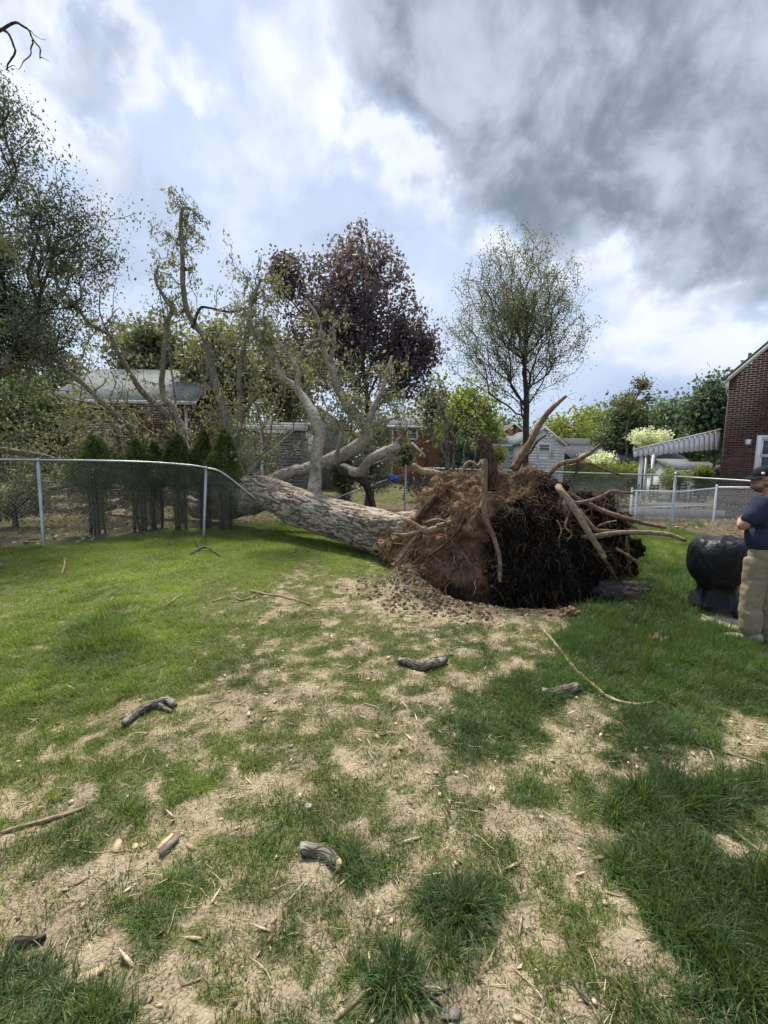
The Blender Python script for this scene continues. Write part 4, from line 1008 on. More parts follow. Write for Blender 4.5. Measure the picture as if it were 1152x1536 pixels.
# bushes
for k, (px, Y, py0, rx, rz_, lf2, n_, lab) in enumerate([
    (688, 15.5, 690, 1.15, .95, 'leafteal', 14000, 'dark spreading yew behind the saplings'),
    (735, 20, 690, 1.0, .8, 'leafyel', 3500, 'yellow green bush in front of the pale green house'),
    (930, 19, 705, 1.9, .35, 'leafyel', 6000, 'low yellow green hedge bush behind the fence'),
    (880, 18, 705, 1.2, .4, 'leafyel', 3500, 'yellow green bush behind the torn up roots'),
    (1010, 20, 715, .8, .5, 'leafyel', 2500, 'yellow green bush under the awning'),
    (1052, 19, 712, .5, .45, 'leafyel', 1800, 'small yellow green bush beside the brick corner'),
    (655, 13.6, 735, .95, .5, 'leafteal', 8000, 'dark green shrub behind the single fence post'),
    (905, 15.5, 735, 1.5, .35, 'leafteal', 5000, 'low dark shrubs along the back fence'),
    (608, 20, 683, .3, .65, 'leafarb', 4000, 'narrow evergreen in front of the porch'),
    (560, 15, 700, 1.0, .9, 'leafoak', 4000, 'loose pale shrub behind the broken limb'),
    (30, 13.5, 700, 1.8, 1.0, 'leafoak', 3500, 'loose green shrub behind the left fence'),
    (20, 10.2, 745, 1.1, .45, 'leafbud', 1500, 'bare twiggy shrub behind the left fence post')]):
    r = np.random.default_rng(1300 + k); c = P(px, py0, Y)
    tg = crown_pts(r, 70, (c.x, Y, max(c.z, .3)), (rx, rx * .7, rz_), None, .2)
    make_tree('shrub', lab, 1350 + k, [(c.x, Y, 0), (c.x, Y, .15), (c.x + .02, Y, max(c.z * .5, .25))], tg, lf2, 'greybark', n_, .05 + .002 * Y, .10, 0, .3, .6, .008, 0, .006, group='shrubs beyond the fences', cat='shrub', lw=.5)
# far wood as one mass at the horizon
r = np.random.default_rng(5); V = []; 
n = 60000; ax = r.uniform(-160, 160, n); top = 6 + 4 * (n2(ax, ax * 0, .08, 4, 5)) ; zz = r.uniform(0, 1, n) ** .8 * top; yy = 92 + r.uniform(0, 14, n) * (1 - zz / 14)
Vv, Qd = leaf_mesh(np.stack([ax, yy, zz], 1), .75, r, 0, .8)
tag(link('far_wood', np_mesh('far_wood', Vv, Qd, False), M['leafgreen']), kind='stuff', label='far off line of green trees')

# ------------------------------------------------------------------ arborvitae row
def arborvitae(px, Y, top, w, lab, seed, py0=None, low=True, tops=1):
    r = np.random.default_rng(seed); x = P(px, 700, Y).x; ztop = P(px, top, Y).z
    z0 = hz(x, Y); e = empty('arborvitae', (x, Y, z0), lab, 'shrub', 'arborvitae behind the left fence')
    mb = MB(); hw = w / 2 / 640 * Y
    for k in range(6):
        a = r.uniform(0, 6.28); q = (x + .12 * math.cos(a) * hw * 3, Y + .12 * math.sin(a), z0 - .05)
        mb.tube(smooth_path([q, (q[0] + .03 * r.normal(), q[1], .5), (x + .35 * hw * math.cos(a), Y + .3 * hw * math.sin(a), 1.0), (x + .3 * hw * math.cos(a), Y + .3 * hw * math.sin(a), ztop * .85)], 3), np.linspace(.028, .008, 10), 5, False)
    mb.build('stem', M['darkbark'], e)
    # dead inner twigs on the lower half
    tw = MB(); nt = 420 if low else 80
    for k in range(nt):
        z = r.uniform(.08, 1.25); a = r.uniform(0, 6.28); L = hw * r.uniform(.3, .8) * (.6 + .4 * (z > .7)); p0 = np.array([x + .05 * math.cos(a), Y + .05 * math.sin(a), z])
        d_ = np.array([math.cos(a), math.sin(a), r.uniform(.2, .9)]); d_ /= np.linalg.norm(d_)
        tw.tube([p0, p0 + d_ * L * .5 + r.normal(0, .02, 3), p0 + d_ * L + r.normal(0, .03, 3)], [.004, .003, .002], 3, False)
        for q in range(2): s = p0 + d_ * L * r.uniform(.4, .8); tw.tube([s, s + d_ * .1 + r.normal(0, .07, 3)], [.0025, .0015], 3, False)
    tw.build('dead_twigs', M['twigbrown'], e, kind='stuff')
    n = 8500; zt = r.uniform(0, 1, n) ** .75; zb = .95; z = zb + (ztop - zb) * zt
    tip = np.clip((1 - zt) / .55, 0, 1) ** .75; a = r.uniform(0, 6.28, n)
    lumps = fbm(np.stack([np.cos(a) * 3.2 + seed * 5, np.sin(a) * 3.2, z * 5], 1), 3, seed, .6); lumps = np.clip(.5 + (lumps - .5) * 1.7, 0, 1)
    rr = hw * tip * np.clip(zt * 3 + .45, 0, 1) * (.35 + 1.35 * lumps) * (1 - .28 * r.uniform(size=n) ** 2)
    lean = .10 * hw * np.sin(z * 4 + seed); c = np.stack([x + lean + rr * np.cos(a), Y + rr * np.sin(a), z + .10 * (lumps - .5)], 1) + r.normal(0, .018, (n, 3))
    V, Qd = leaf_mesh(c, .05, r, -.55, .42)
    k = int(n * .14); cl = c[:k].copy(); cl[:, 2] = r.uniform(.25, 1.1, k); cl[:, :2] = np.array([x, Y]) + (cl[:, :2] - [x, Y]) * .6 + r.normal(0, .03, (k, 2))
    V2, Q2 = leaf_mesh(cl, .042, r, -.3, .4)
    tag(link('foliage', np_mesh('foliage', np.concatenate([V, V2]), [np.concatenate([Qd, Q2 + len(V)])], False), M['leafarb'], e), kind='stuff')
arborvitae(142, 9.5, 657, 58, 'leftmost arborvitae in the row, broad topped and bare legged', 1)
arborvitae(207, 9.9, 662, 48, 'second arborvitae from the left with a wide bare base', 2)
arborvitae(232, 10.5, 666, 34, 'small arborvitae squeezed behind the second and third', 5)
arborvitae(268, 10.2, 655, 44, 'third tall arborvitae, thin legged, right of the bare based one', 3)
arborvitae(306, 10.6, 650, 34, 'narrow pointed arborvitae left of the bent fence post', 4)
arborvitae(336, 10.3, 647, 44, 'pointed arborvitae right above the bent fence post against the trunk', 6)
arborvitae(517, 12.3, 690, 30, 'dark arborvitae behind the fallen trunk beside the upright limb', 7, low=True)
# ------------------------------------------------------------------ the fallen tree
ft = empty('fallen_tree', (.3, 7.4, 0), 'huge uprooted tree lying across the crushed fence with its root plate torn up', 'tree')
re_ = np.random.default_rng(99)
limb_samples = []
def limb(name, pts, mat_='limb', per=6, sides=10, rough=.16, seed=0, record=True, parent=ft, skip=.25, label=None, thin=1.0):
    """pts: (px, py, Y, radius in photo pixels)"""
    w = [tuple(P(a, b, c)) + (r * thin * c / F_PX,) for a, b, c, r in pts]
    sp = smooth_path([q[:3] for q in w], per); rr = np.interp(np.linspace(0, len(w) - 1, len(sp)), range(len(w)), [q[3] for q in w])
    sp[1:-1] += (fbm(sp[1:-1] * 3 + seed * 9.1, 3, seed)[:, None] - .5) * rr[1:-1, None] * .8
    m = MB(); m.tube(sp, rr, sides, True, rough, seed)
    o = m.build(name, M[mat_], parent, label=label)
    if record:
        k0 = int(len(sp) * skip)
        for k in range(k0, len(sp)): limb_samples.append((sp[k], sp[min(k + 1, len(sp) - 1)] - sp[max(k - 1, 0)], rr[k], k / len(sp)))
    return o
# main trunk: dense grid with furrowed bark relief
tk = [(700, 815, 6.35, 50), (650, 812, 6.8, 44), (612, 804, 7.25, 37), (580, 800, 7.6, 33), (540, 790, 8.05, 30), (495, 776, 8.6, 28.5), (450, 760, 9.3, 27.5), (412, 744, 9.9, 27), (385, 737, 10.4, 25), (355, 742, 10.9, 18)]
w = [tuple(P(a, b, c)) + (r * c / F_PX,) for a, b, c, r in tk]
sp = smooth_path([q[:3] for q in w], 40); rr = np.interp(np.linspace(0, len(w) - 1, len(sp)), range(len(w)), [q[3] for q in w])
ns = 200; tan = np.gradient(sp, axis=0); tan /= np.linalg.norm(tan, axis=1)[:, None]
U = np.cross(tan, [0, 0, 1.0]); U /= np.linalg.norm(U, axis=1)[:, None]; Vv = np.cross(tan, U); th = np.arange(ns) * 2 * math.pi / ns
S_ = np.concatenate([[0], np.cumsum(np.linalg.norm(np.diff(sp, axis=0), axis=1))])
R_ = np.repeat(rr[:, None], ns, 1); bk = np.stack([R_ * np.cos(th), R_ * np.sin(th), np.repeat(S_[:, None], ns, 1)], 2).reshape(-1, 3)
lump = (fbm(bk * np.array([2.2, 2.2, .8]), 3, 5) - .5) * .16
q = bk * np.array([19, 19, 2.8]); q = q + (fbm(bk * 6, 3, 8)[:, None] - .5) * np.array([2.4, 2.4, .8])
rid = 1 - np.abs(2 * fbm(q, 2, 9, .45) - 1) * 2.3; rid = np.clip(rid, -.4, 1)
q2 = bk * np.array([38, 38, 7.5]); rid2 = np.abs(2 * fbm(q2 + 4, 2, 12) - 1)
disp = lump - .030 * sst(rid, .3, .95) + .014 * rid2
flare = (np.repeat(np.exp(-S_ / .9)[:, None], ns, 1).ravel()) * (.22 * np.sin(np.tile(th, len(S_)) * 5 + 1.3) + .05)
R2 = R_.ravel() + disp + flare
ct, st_ = np.tile(np.cos(th), len(sp)), np.tile(np.sin(th), len(sp))
V = np.repeat(sp, ns, 0) + np.repeat(U, ns, 0) * (R2 * ct)[:, None] + np.repeat(Vv, ns, 0) * (R2 * st_)[:, None]
i = np.arange(len(sp) - 1)[:, None] * ns; j = np.arange(ns)[None]; Q = np.stack([i + j, i + (j + 1) % ns, i + ns + (j + 1) % ns, i + ns + j], 2).reshape(-1, 4)
link('trunk', np_mesh('trunk', V, Q, True, {'bk': ('FLOAT_VECTOR', bk), 'fur': ('FLOAT', sst(rid, .3, .9))}), None, ft)
def trunkf(N):
    a = N.n('ShaderNodeAttribute', attribute_name='bk').outputs['Vector']; fu = N.n('ShaderNodeAttribute', attribute_name='fur').outputs['Fac']
    v = N.vm('MULTIPLY', a, (1, 1, .25)); n = N.noise(v, 40, 7, .68); nb = N.noise(a, 1.7, 4)
    k = N.mix(N.ss(n, .32, .66), (.19, .155, .115, 1), (.50, .435, .335, 1)); k = N.mix(N.math('MULTIPLY', fu, .82), k, (.075, .055, .04, 1))
    k = N.vm('SCALE', k, sc=N.ss(nb, .3, .7, .78, 1.18)); k = N.mix(N.ss(N.noise(a, 3.1, 5, .6), .58, .72, 0, .4), k, (.25, .27, .17, 1))
    return pbsdf(N, k, .92, .12, N.math('ADD', n, N.math('MULTIPLY', N.noise(v, 110, 4), .4)), .9, .02)
M['trunk'] = mat('furrowed oak trunk bark', trunkf); bpy.data.objects['trunk'] if 0 else None
for o in ft.children:
    if o.name.startswith('trunk'): o.data.materials.append(M['trunk'])

# limbs traced from the photograph: px, py, distance, radius in px
limb('limb', [(398, 745, 10.3, 22), (340, 762, 11.2, 17), (302, 765, 11.8, 14), (264, 750, 12.3, 12), (222, 742, 12.6, 10), (174, 756, 13, 8), (121, 763, 13.3, 6), (60, 770, 13.6, 4)], 'bark', seed=1)
limb('limb', thin=.74, pts=[(370, 742, 10.6, 15), (358, 700, 11.4, 9.5), (347, 658, 11.9, 8.5), (335, 613, 12, 8), (319, 558, 12, 7.5), (309, 509, 12.1, 7), (288, 481, 12.1, 6), (276, 447, 12.1, 5), (274, 384, 12.1, 4.2), (271, 332, 12.1, 3.5), (275, 313, 12.1, 2.8), (288, 315, 12, 2.2), (302, 332, 12, 1.4)], seed=2, skip=.35)
limb('limb', thin=.74, pts=[(372, 740, 10.8, 12), (356, 690, 11.5, 8), (354, 669, 11.8, 6.5), (361, 627, 12, 6), (358, 575, 12, 5), (365, 523, 12, 4), (372, 490, 12, 3), (376, 455, 12, 1.5)], seed=3)
limb('limb', thin=.74, pts=[(330, 758, 11.2, 12), (285, 690, 11.6, 10), (271, 648, 11.8, 9), (257, 613, 11.9, 7), (243, 585, 12, 5.5), (246, 530, 12, 4.5), (250, 488, 12, 4), (257, 464, 12, 3.4), (246, 447, 12, 3), (233, 419, 12, 2.4), (238, 398, 12, 1.5)], seed=4)
limb('limb', thin=.74, pts=[(257, 627, 11.8, 7.5), (222, 596, 11.4, 6), (198, 565, 11, 5), (177, 530, 10.6, 4.2), (163, 502, 10.3, 3.6), (132, 485, 10, 2.6), (115, 457, 9.7, 2.4), (90, 433, 9.4, 2.2), (69, 391, 9.1, 2), (35, 350, 8.8, 1.8), (0, 329, 8.5, 1.4), (-30, 320, 8.3, 1)], seed=5)
limb('limb', thin=.74, pts=[(240, 745, 11.9, 9), (200, 655, 11.3, 6), (187, 634, 11, 5.2), (156, 606, 10.6, 4.8), (121, 572, 10.3, 4.2), (94, 554, 10, 3.6), (59, 544, 9.7, 3), (0, 551, 9.3, 2.2), (-40, 556, 9.1, 1.5)], seed=6)
limb('limb', thin=.74, pts=[(190, 750, 12.4, 6), (175, 650, 12, 4), (150, 632, 11.9, 3), (110, 645, 11.9, 2)], mat_='greybark', seed=7)
limb('limb', thin=.74, pts=[(130, 700, 11.6, 3), (76, 688, 11.3, 6), (42, 680, 11, 6.5), (0, 675, 10.7, 7), (-40, 672, 10.4, 7)], seed=8)
limb('limb', thin=.74, pts=[(205, 708, 11.6, 2.5), (180, 713, 11.4, 4), (104, 728, 11, 4.2), (42, 739, 10.6, 4.4), (-30, 752, 10.2, 4.6)], seed=9)
limb('limb', [(470, 765, 9.0, 19), (473, 738, 9.15, 12.5), (473, 706, 9.2, 10.5), (474, 676, 9.25, 11), (479, 647, 9.3, 10), (470, 623, 9.4, 8.5), (455, 599, 9.6, 7.5), (440, 579, 9.7, 6.5), (423, 564, 9.8, 5.5), (411, 537, 9.9, 5), (396, 511, 10, 4.6), (378, 496, 10, 4.2), (374, 472, 10, 3.8), (379, 445, 10, 2.8), (392, 418, 10, 1.6)], seed=10, sides=14, skip=.55, thin=.86, mat_='limbpale')
limb('limb', [(446, 582, 9.7, 5.5), (447, 558, 9.7, 4.4), (438, 540, 9.8, 3.8), (429, 529, 9.8, 3.4), (417, 512, 9.8, 2.6), (405, 499, 9.8, 1.8), (396, 478, 9.8, 1)], seed=11, skip=.5, thin=.86, mat_='limbpale')
limb('limb', [(395, 735, 10.6, 14), (411, 718, 10.9, 10.5), (440, 707, 11, 10.5), (458, 703, 11, 10.5), (499, 688, 11, 10.5), (529, 673, 11, 11), (551, 655, 11, 10), (546, 638, 11, 9), (523, 614, 11, 8), (508, 582, 11, 7), (493, 543, 11, 5.6), (482, 517, 11, 4.8), (476, 478, 11, 3.2), (458, 449, 11, 2)], seed=12, sides=14, skip=.6, thin=.86, mat_='limbpale')
limb('limb', [(497, 545, 11, 4.5), (496, 537, 10.9, 4), (502, 514, 10.8, 3.2), (499, 481, 10.8, 2)], seed=13, skip=.6, thin=.86, mat_='limbpale')
limb('limb', [(482, 510, 11, 3.4), (464, 514, 10.8, 2.8), (452, 530, 10.7, 2.4), (447, 560, 10.7, 1.6)], seed=14, thin=.86, mat_='limbpale')
limb('limb', [(549, 640, 11, 6), (561, 611, 11.1, 5), (573, 585, 11.2, 4.2), (588, 534, 11.4, 2.4)], seed=15, skip=.4, thin=.86, mat_='limbpale')
limb('limb', [(552, 641, 11, 4), (576, 632, 10.8, 2.8), (600, 625, 10.7, 1.6)], seed=16, thin=.86, mat_='limbpale')
limb('broken_limb', [(515, 700, 10.8, 7), (530, 709, 10.5, 7.5), (543, 707, 10.3, 7.5), (551, 693, 10.2, 7), (576, 679, 10.1, 7.5), (594, 671, 10.1, 6), (598, 668, 10.1, 5.5)], seed=17, record=False, label='pale broken limb with splintered end', mat_='limbpale')
limb('branch', [(588, 675, 10.1, 2.6), (596, 660, 10.1, 2), (603, 652, 10.1, 1)], seed=18, record=False, mat_='limbpale')
limb('limb', thin=.74, pts=[(367, 725, 10.6, 5), (376, 710, 10.4, 4), (387, 694, 10.2, 3.6), (411, 673, 10, 2.8), (440, 646, 9.9, 1.6)], seed=19, mat_='limbpale')
limb('limb', thin=.74, pts=[(367, 617, 11.9, 3.4), (372, 611, 11.6, 3.2), (387, 593, 11.4, 2.8), (417, 573, 11.2, 1.6)], seed=20)
limb('limb', [(505, 685, 10.7, 4), (508, 670, 10.6, 3.4), (514, 640, 10.5, 3), (513, 630, 10.5, 2.4)], seed=21, thin=.86, mat_='limbpale')
limb('limb', thin=.74, pts=[(288, 492, 12, 3.5), (300, 463, 12, 2.6), (315, 462, 12, 2), (345, 468, 12, 2), (374, 461, 12, 1.6)], mat_='darkbark', seed=22)
limb('limb', [(500, 700, 10.6, 8), (545, 722, 10.6, 6), (556, 745, 10.7, 5.5), (560, 770, 10.8, 4)], 'darkbark', seed=23, record=False)
limb('limb', [(0, 40, 7.6, 2.4), (14, 42, 7.6, 2.2), (24, 58, 7.6, 2), (24, 80, 7.6, 1.6), (14, 98, 7.6, 1)], 'darkbark', seed=24, record=False) if 0 else None
# knots of small branches and leaves along the limbs
tw = MB(); LC = []
def twig(p, d, L, r, lev):
    n = 5; pts = [np.array(p)]; d = d / np.linalg.norm(d)
    for k in range(n):
        d = d + re_.normal(0, .32, 3) + np.array([0, 0, -.05]); d /= np.linalg.norm(d); pts.append(pts[-1] + d * L / n)
    tw.tube(pts, np.linspace(r, r * .35, n + 1), 4 if r > .012 else 3, False)
    if lev < 2:
        for k in range(re_.integers(3, 6)):
            i = re_.integers(1, n + 1); dd_ = d + re_.normal(0, .9, 3); twig(pts[i], dd_, L * re_.uniform(.35, .6), r * .5, lev + 1)
    else:
        for k in range(2, n + 1): LC.append(pts[k])
for (p, t, r, u) in limb_samples:
    if re_.uniform() < .20 + .25 * (u > .6):
        s = re_.normal(size=3); t = t / (np.linalg.norm(t) + 1e-9); s = s - t * s.dot(t) * .6; s[2] += .25
        twig(p, s, re_.uniform(.35, .85), min(r * .45, .022), 0 if u > .5 else 1)
# upper curled tips of the tallest limb carry drooping leaves
A, par, R, ch = None, None, None, None
for sd_, (ln, tg_n, box) in enumerate([
    ([P(360, 745, 11), P(280, 740, 12), P(200, 735, 12.3), P(110, 735, 12.6)], 380, (90, 400, 590, 720, 11.2, 13.8)),
    ([P(400, 735, 10.8), P(400, 690, 11.6), P(390, 630, 12.2), P(385, 600, 12.4)], 330, (290, 520, 500, 690, 11.6, 13.6)),
    ([P(490, 705, 10.8), P(520, 660, 12), P(530, 620, 12.6)], 230, (450, 610, 520, 690, 11.4, 13.4)),
    ([P(330, 745, 11.4), P(240, 735, 11.8), P(120, 725, 12), P(30, 720, 12)], 330, (-20, 340, 610, 790, 10.9, 13.2)),
    ([P(385, 738, 10.8), P(365, 690, 11.4), P(350, 630, 12)], 200, (300, 430, 600, 735, 10.9, 13)),
    ([P(545, 700, 10.6), P(575, 690, 11.4), P(600, 670, 12)], 110, (500, 640, 590, 740, 10.8, 12.8)),
    ([P(200, 655, 11.3), P(120, 575, 10.3), P(30, 548, 9.5)], 200, (-20, 190, 470, 690, 9.4, 12)),
    ([P(240, 740, 12), P(170, 640, 11.9), P(130, 560, 11.6)], 170, (0, 250, 520, 690, 10.6, 12.8)),
    ([P(268, 640, 12), P(250, 500, 12.1), P(236, 420, 12.2)], 60, (215, 300, 400, 490, 11.6, 12.6)),
    ([P(276, 447, 12.1), P(272, 340, 12.1), P(280, 316, 12.1)], 46, (222, 305, 325, 400, 11.8, 12.4)),
    ([P(374, 472, 10), P(384, 440, 10), P(392, 418, 10)], 46, (345, 440, 400, 480, 9.8, 11.0)),
    ([P(163, 502, 10.3), P(150, 470, 10.3), P(150, 440, 10.3)], 40, (110, 185, 410, 500, 10, 10.8))]):
    x0, x1, y0, y1, Y0, Y1 = box
    tg = np.array([tuple(P(re_.uniform(x0, x1), re_.uniform(y0, y1), re_.uniform(Y0, Y1))) for _ in range(tg_n)])
    A, par, R, ch = skeleton(re_, smooth_path(ln, 4), tg, .35, 0, -.2, .0065, 2.4, .07)
    tubes(tw, A, par, R, ch, .006, 0, .88)
    term = [k for k in range(len(A)) if R[k] < .0065 * 2.6 and k > 8]
    sel = re_.choice(term, tg_n * 9); LC += list(A[sel] + re_.normal(0, .10, (len(sel), 3)))
tw.build('small_branches', M['limb'], ft, kind='stuff')
LC = np.array(LC); LC = LC[re_.uniform(size=len(LC)) < .42]; LC = np.repeat(LC, 2, 0) + re_.normal(0, .05, (len(LC) * 2, 3))
print('fallen leaves', len(LC))
V, Qd = leaf_mesh(LC, .078, re_, .75, .5)
tag(link('foliage', np_mesh('foliage', V, Qd, False), M['leafoak'], ft), kind='stuff')

# ------------------------------------------------------------------ root plate
balls = [(612, 850, 6.2, .22), (640, 800, 6.35, .36), (658, 762, 6.4, .33), (690, 738, 6.35, .30), (740, 728, 6.2, .27), (790, 730, 6.1, .27), (828, 742, 6.0, .2), (665, 725, 6.5, .14),
 (680, 825, 6.05, .5), (720, 785, 6.0, .5), (780, 785, 5.95, .52), (835, 805, 5.95, .46), (872, 850, 5.85, .36), (855, 885, 5.7, .36), (790, 850, 5.8, .52), (720, 868, 5.85, .44), (655, 872, 5.95, .33),
 (918, 790, 6.4, .27), (933, 825, 6.25, .28), (938, 850, 6.2, .23), (903, 765, 6.5, .22), (745, 905, 5.65, .32), (825, 905, 5.6, .3), (785, 915, 5.5, .24), (605, 815, 7.1, .42), (640, 830, 6.7, .4), (690, 890, 5.9, .25), (880, 760, 6.35, .2), (615, 880, 6.0, .14)]
bm = bmesh.new()
for px, py, Yb, r_ in balls:
    bmesh.ops.create_icosphere(bm, subdivisions=3, radius=r_, matrix=Matrix.Translation(P(px, py, Yb)))
tmp = bpy.data.meshes.new('soil'); bm.to_mesh(tmp); bm.free(); ob = bpy.data.objects.new('soil', tmp); C.objects.link(ob)
md = ob.modifiers.new('r', 'REMESH'); md.mode = 'VOXEL'; md.voxel_size = .026
md = ob.modifiers.new('s', 'SMOOTH'); md.iterations = 8
dg = bpy.context.evaluated_depsgraph_get(); me = bpy.data.meshes.new_from_object(ob.evaluated_get(dg)); bpy.data.objects.remove(ob)
nv = len(me.vertices); co = np.zeros(nv * 3, np.float32); me.vertices.foreach_get('co', co); co = co.reshape(-1, 3).astype(float)
no = np.zeros(nv * 3, np.float32); me.vertices.foreach_get('normal', no); no = no.reshape(-1, 3).astype(float)
print('root plate verts', nv)
dn = (fbm(co * 2.1, 3, 61) - .5) * .34 + (fbm(co * 6.5, 3, 62) - .5) * .26 - .10 * sst(fbm(co * 4.2, 2, 67), .58, .75) + (fbm(co * np.array([17, 17, 12.]), 3, 63, .6) - .5) * .10 - .05 * sst(fbm(co * 11, 2, 64), .55, .75)
co2 = co + no * dn[:, None]
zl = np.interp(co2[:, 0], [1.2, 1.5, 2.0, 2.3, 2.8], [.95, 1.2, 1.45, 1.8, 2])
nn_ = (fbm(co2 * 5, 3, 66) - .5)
dkv = sst(co2[:, 0] + nn_ * .5, 1.18, 1.45) * sst(zl - co2[:, 2] + nn_ * .4, -.05, .22)  # black soil plus the underside's shade, both put into the colour
dkv = np.maximum(dkv, sst(.12 - co2[:, 2] + nn_ * .3, -.1, .2) * .7)  # shade down in the pit, painted into the soil colour
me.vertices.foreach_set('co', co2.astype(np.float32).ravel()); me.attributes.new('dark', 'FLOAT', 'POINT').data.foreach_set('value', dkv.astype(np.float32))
me.polygons.foreach_set('use_smooth', np.ones(len(me.polygons), bool)); me.update(); me.name = 'root_plate'
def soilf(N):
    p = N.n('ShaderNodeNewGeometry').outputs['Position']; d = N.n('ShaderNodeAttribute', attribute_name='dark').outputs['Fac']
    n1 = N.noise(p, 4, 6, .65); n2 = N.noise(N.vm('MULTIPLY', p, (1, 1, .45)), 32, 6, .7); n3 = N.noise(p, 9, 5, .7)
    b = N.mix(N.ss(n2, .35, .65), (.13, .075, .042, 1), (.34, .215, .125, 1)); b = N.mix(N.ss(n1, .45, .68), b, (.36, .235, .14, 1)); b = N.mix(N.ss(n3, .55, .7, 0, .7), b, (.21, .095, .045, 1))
    k = N.mix(N.ss(n2, .4, .7), (.006, .005, .004, 1), (.028, .02, .014, 1)); k = N.mix(N.ss(n3, .6, .75, 0, .6), k, (.085, .055, .035, 1))  # black soil tone with painted shade mixed in
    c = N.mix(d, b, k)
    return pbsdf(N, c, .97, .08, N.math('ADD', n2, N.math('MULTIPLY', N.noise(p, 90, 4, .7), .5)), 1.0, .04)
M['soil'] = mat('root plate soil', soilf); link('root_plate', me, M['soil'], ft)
# roots traced from the photograph
rootlets = MB()
def root(pts, m_='root', seed=0, sides=8, **k):
    w = smooth_path([tuple(P(a, b, c)) for a, b, c, r in pts], 5)
    for q in range(int(len(w) * .7)):
        i = re_.integers(2, len(w)); d = re_.normal(size=3); d[2] -= .5; d /= np.linalg.norm(d); L = re_.uniform(.05, .22); p = [w[i]]
        for s in range(4): p.append(p[-1] + d * L / 4); d = d + re_.normal(0, .4, 3); d /= np.linalg.norm(d)
        rootlets.tube(p, np.linspace(.004, .0012, 5), 3, False)
    return limb('root', pts, m_, 5, sides, .30, 300 + seed, False, **k)
root([(737, 735, 5.7, 9), (733, 700, 5.6, 11), (727, 672, 5.55, 10), (722, 660, 5.55, 7.5), (720, 655, 5.55, 4)], 'rootdark', 1, 10, label='thick dark broken root stub standing at the top')
root([(727, 690, 5.45, 5.44), (727, 735, 5.3, 4.42), (728, 773, 5.2, 4.08), (740, 803, 5.1, 3.54), (749, 834, 5.05, 3.26), (750, 858, 5.05, 2.86), (750, 873, 5.05, 2.45)], 'root', 2, 10, label='long pale root hanging in front of the dark soil')
root([(838, 730, 5.6, 5.10), (843, 738, 5.45, 5.10), (866, 769, 5.3, 5.10), (885, 803, 5.2, 4.76), (898, 822, 5.15, 4.25), (907, 837, 5.15, 3.74)], 'rootpale', 3, 10)
root([(850, 740, 5.9, 3.75), (884, 757, 5.9, 3.75), (910, 768, 5.8, 3.75), (936, 776, 5.7, 3.60), (963, 783, 5.6, 3.30), (999, 791, 5.5, 2.70)], 'root', 4)
root([(925, 771, 5.75, 2.80), (943, 786, 5.7, 2.40), (962, 796, 5.65, 1.60), (968, 803, 5.6, 1.12)], 'root', 5)
root([(855, 800, 5.8, 2.88), (878, 806, 5.6, 3.24), (900, 803, 5.4, 3.60), (926, 799, 5.3, 3.60), (962, 798, 5.2, 3.60), (1001, 802, 5.1, 3.31), (1029, 811, 5.05, 2.59)], 'rootpale', 6, 10)
root([(850, 752, 5.9, 3.00), (868, 754, 5.8, 3.00), (897, 747, 5.8, 2.85), (918, 737, 5.75, 2.40), (930, 738, 5.7, 1.80), (949, 740, 5.65, 1.50)], 'root', 7)
root([(868, 765, 5.7, 3.00), (880, 780, 5.6, 3.00), (895, 795, 5.5, 3.00), (912, 796, 5.45, 2.40), (926, 796, 5.4, 1.50)], 'root', 8)
root([(897, 790, 5.6, 1.76), (910, 784, 5.5, 1.76), (925, 781, 5.45, 1.12)], 'root', 9)
root([(820, 718, 6.0, 3.20), (827, 708, 5.95, 3.60), (842, 695, 5.9, 3.60), (866, 690, 5.85, 3.36), (884, 680, 5.8, 2.88), (901, 666, 5.75, 1.92)], 'root', 10)
root([(866, 691, 5.85, 2), (866, 705, 5.8, 2), (858, 716, 5.75, 1.5), (846, 728, 5.75, 1.2)], 'rootdark', 11)
root([(770, 705, 6.1, 7.35), (785, 680, 6.1, 6.83), (796, 662, 6.1, 6.30), (809, 638, 6.1, 5.46), (824, 617, 6.1, 4.41), (840, 602, 6.1, 3.57), (849, 594, 6.1, 2.73)], 'root', 12, 10, label='thick brown root snapped off and pointing up to the right', thin=.82)
root([(775, 705, 6.0, 3), (785, 688, 6.0, 2.5), (796, 677, 6.0, 2.2), (806, 662, 6.0, 1.8), (819, 653, 6.0, 1.2)], 'rootdark', 13)
root([(690, 735, 6.3, 6), (675, 720, 6.5, 5.5), (659, 711, 6.6, 5.5), (636, 708, 6.7, 5), (626, 704, 6.75, 4.6), (619, 698, 6.8, 4)], 'rootpale', 14, 10)
root([(678, 782, 5.75, 3.75), (660, 790, 5.65, 4.88), (640, 797, 5.6, 4.88), (628, 790, 5.6, 3.75), (614, 782, 5.6, 2.70), (602, 778, 5.6, 1.65)], 'rootpale', 15)
root([(640, 792, 5.6, 3.60), (620, 800, 5.6, 2.88), (604, 802, 5.6, 2.08), (589, 800, 5.6, 1.12)], 'rootpale', 16)
root([(630, 800, 5.6, 3.60), (618, 812, 5.55, 3.20), (606, 832, 5.5, 2.88), (599, 850, 5.5, 2.40), (598, 878, 5.5, 1.60)], 'root', 17)
root([(655, 788, 5.6, 2.40), (670, 784, 5.55, 1.92), (655, 779, 5.5, 1.60), (640, 783, 5.5, 1.12)], 'rootpale', 18)
root([(722, 690, 5.4, 1.12), (716, 698, 5.3, 1.60), (706, 692, 5.3, 1.92), (698, 697, 5.3, 2.08), (692, 712, 5.3, 1.44)], 'rootpale', 19)
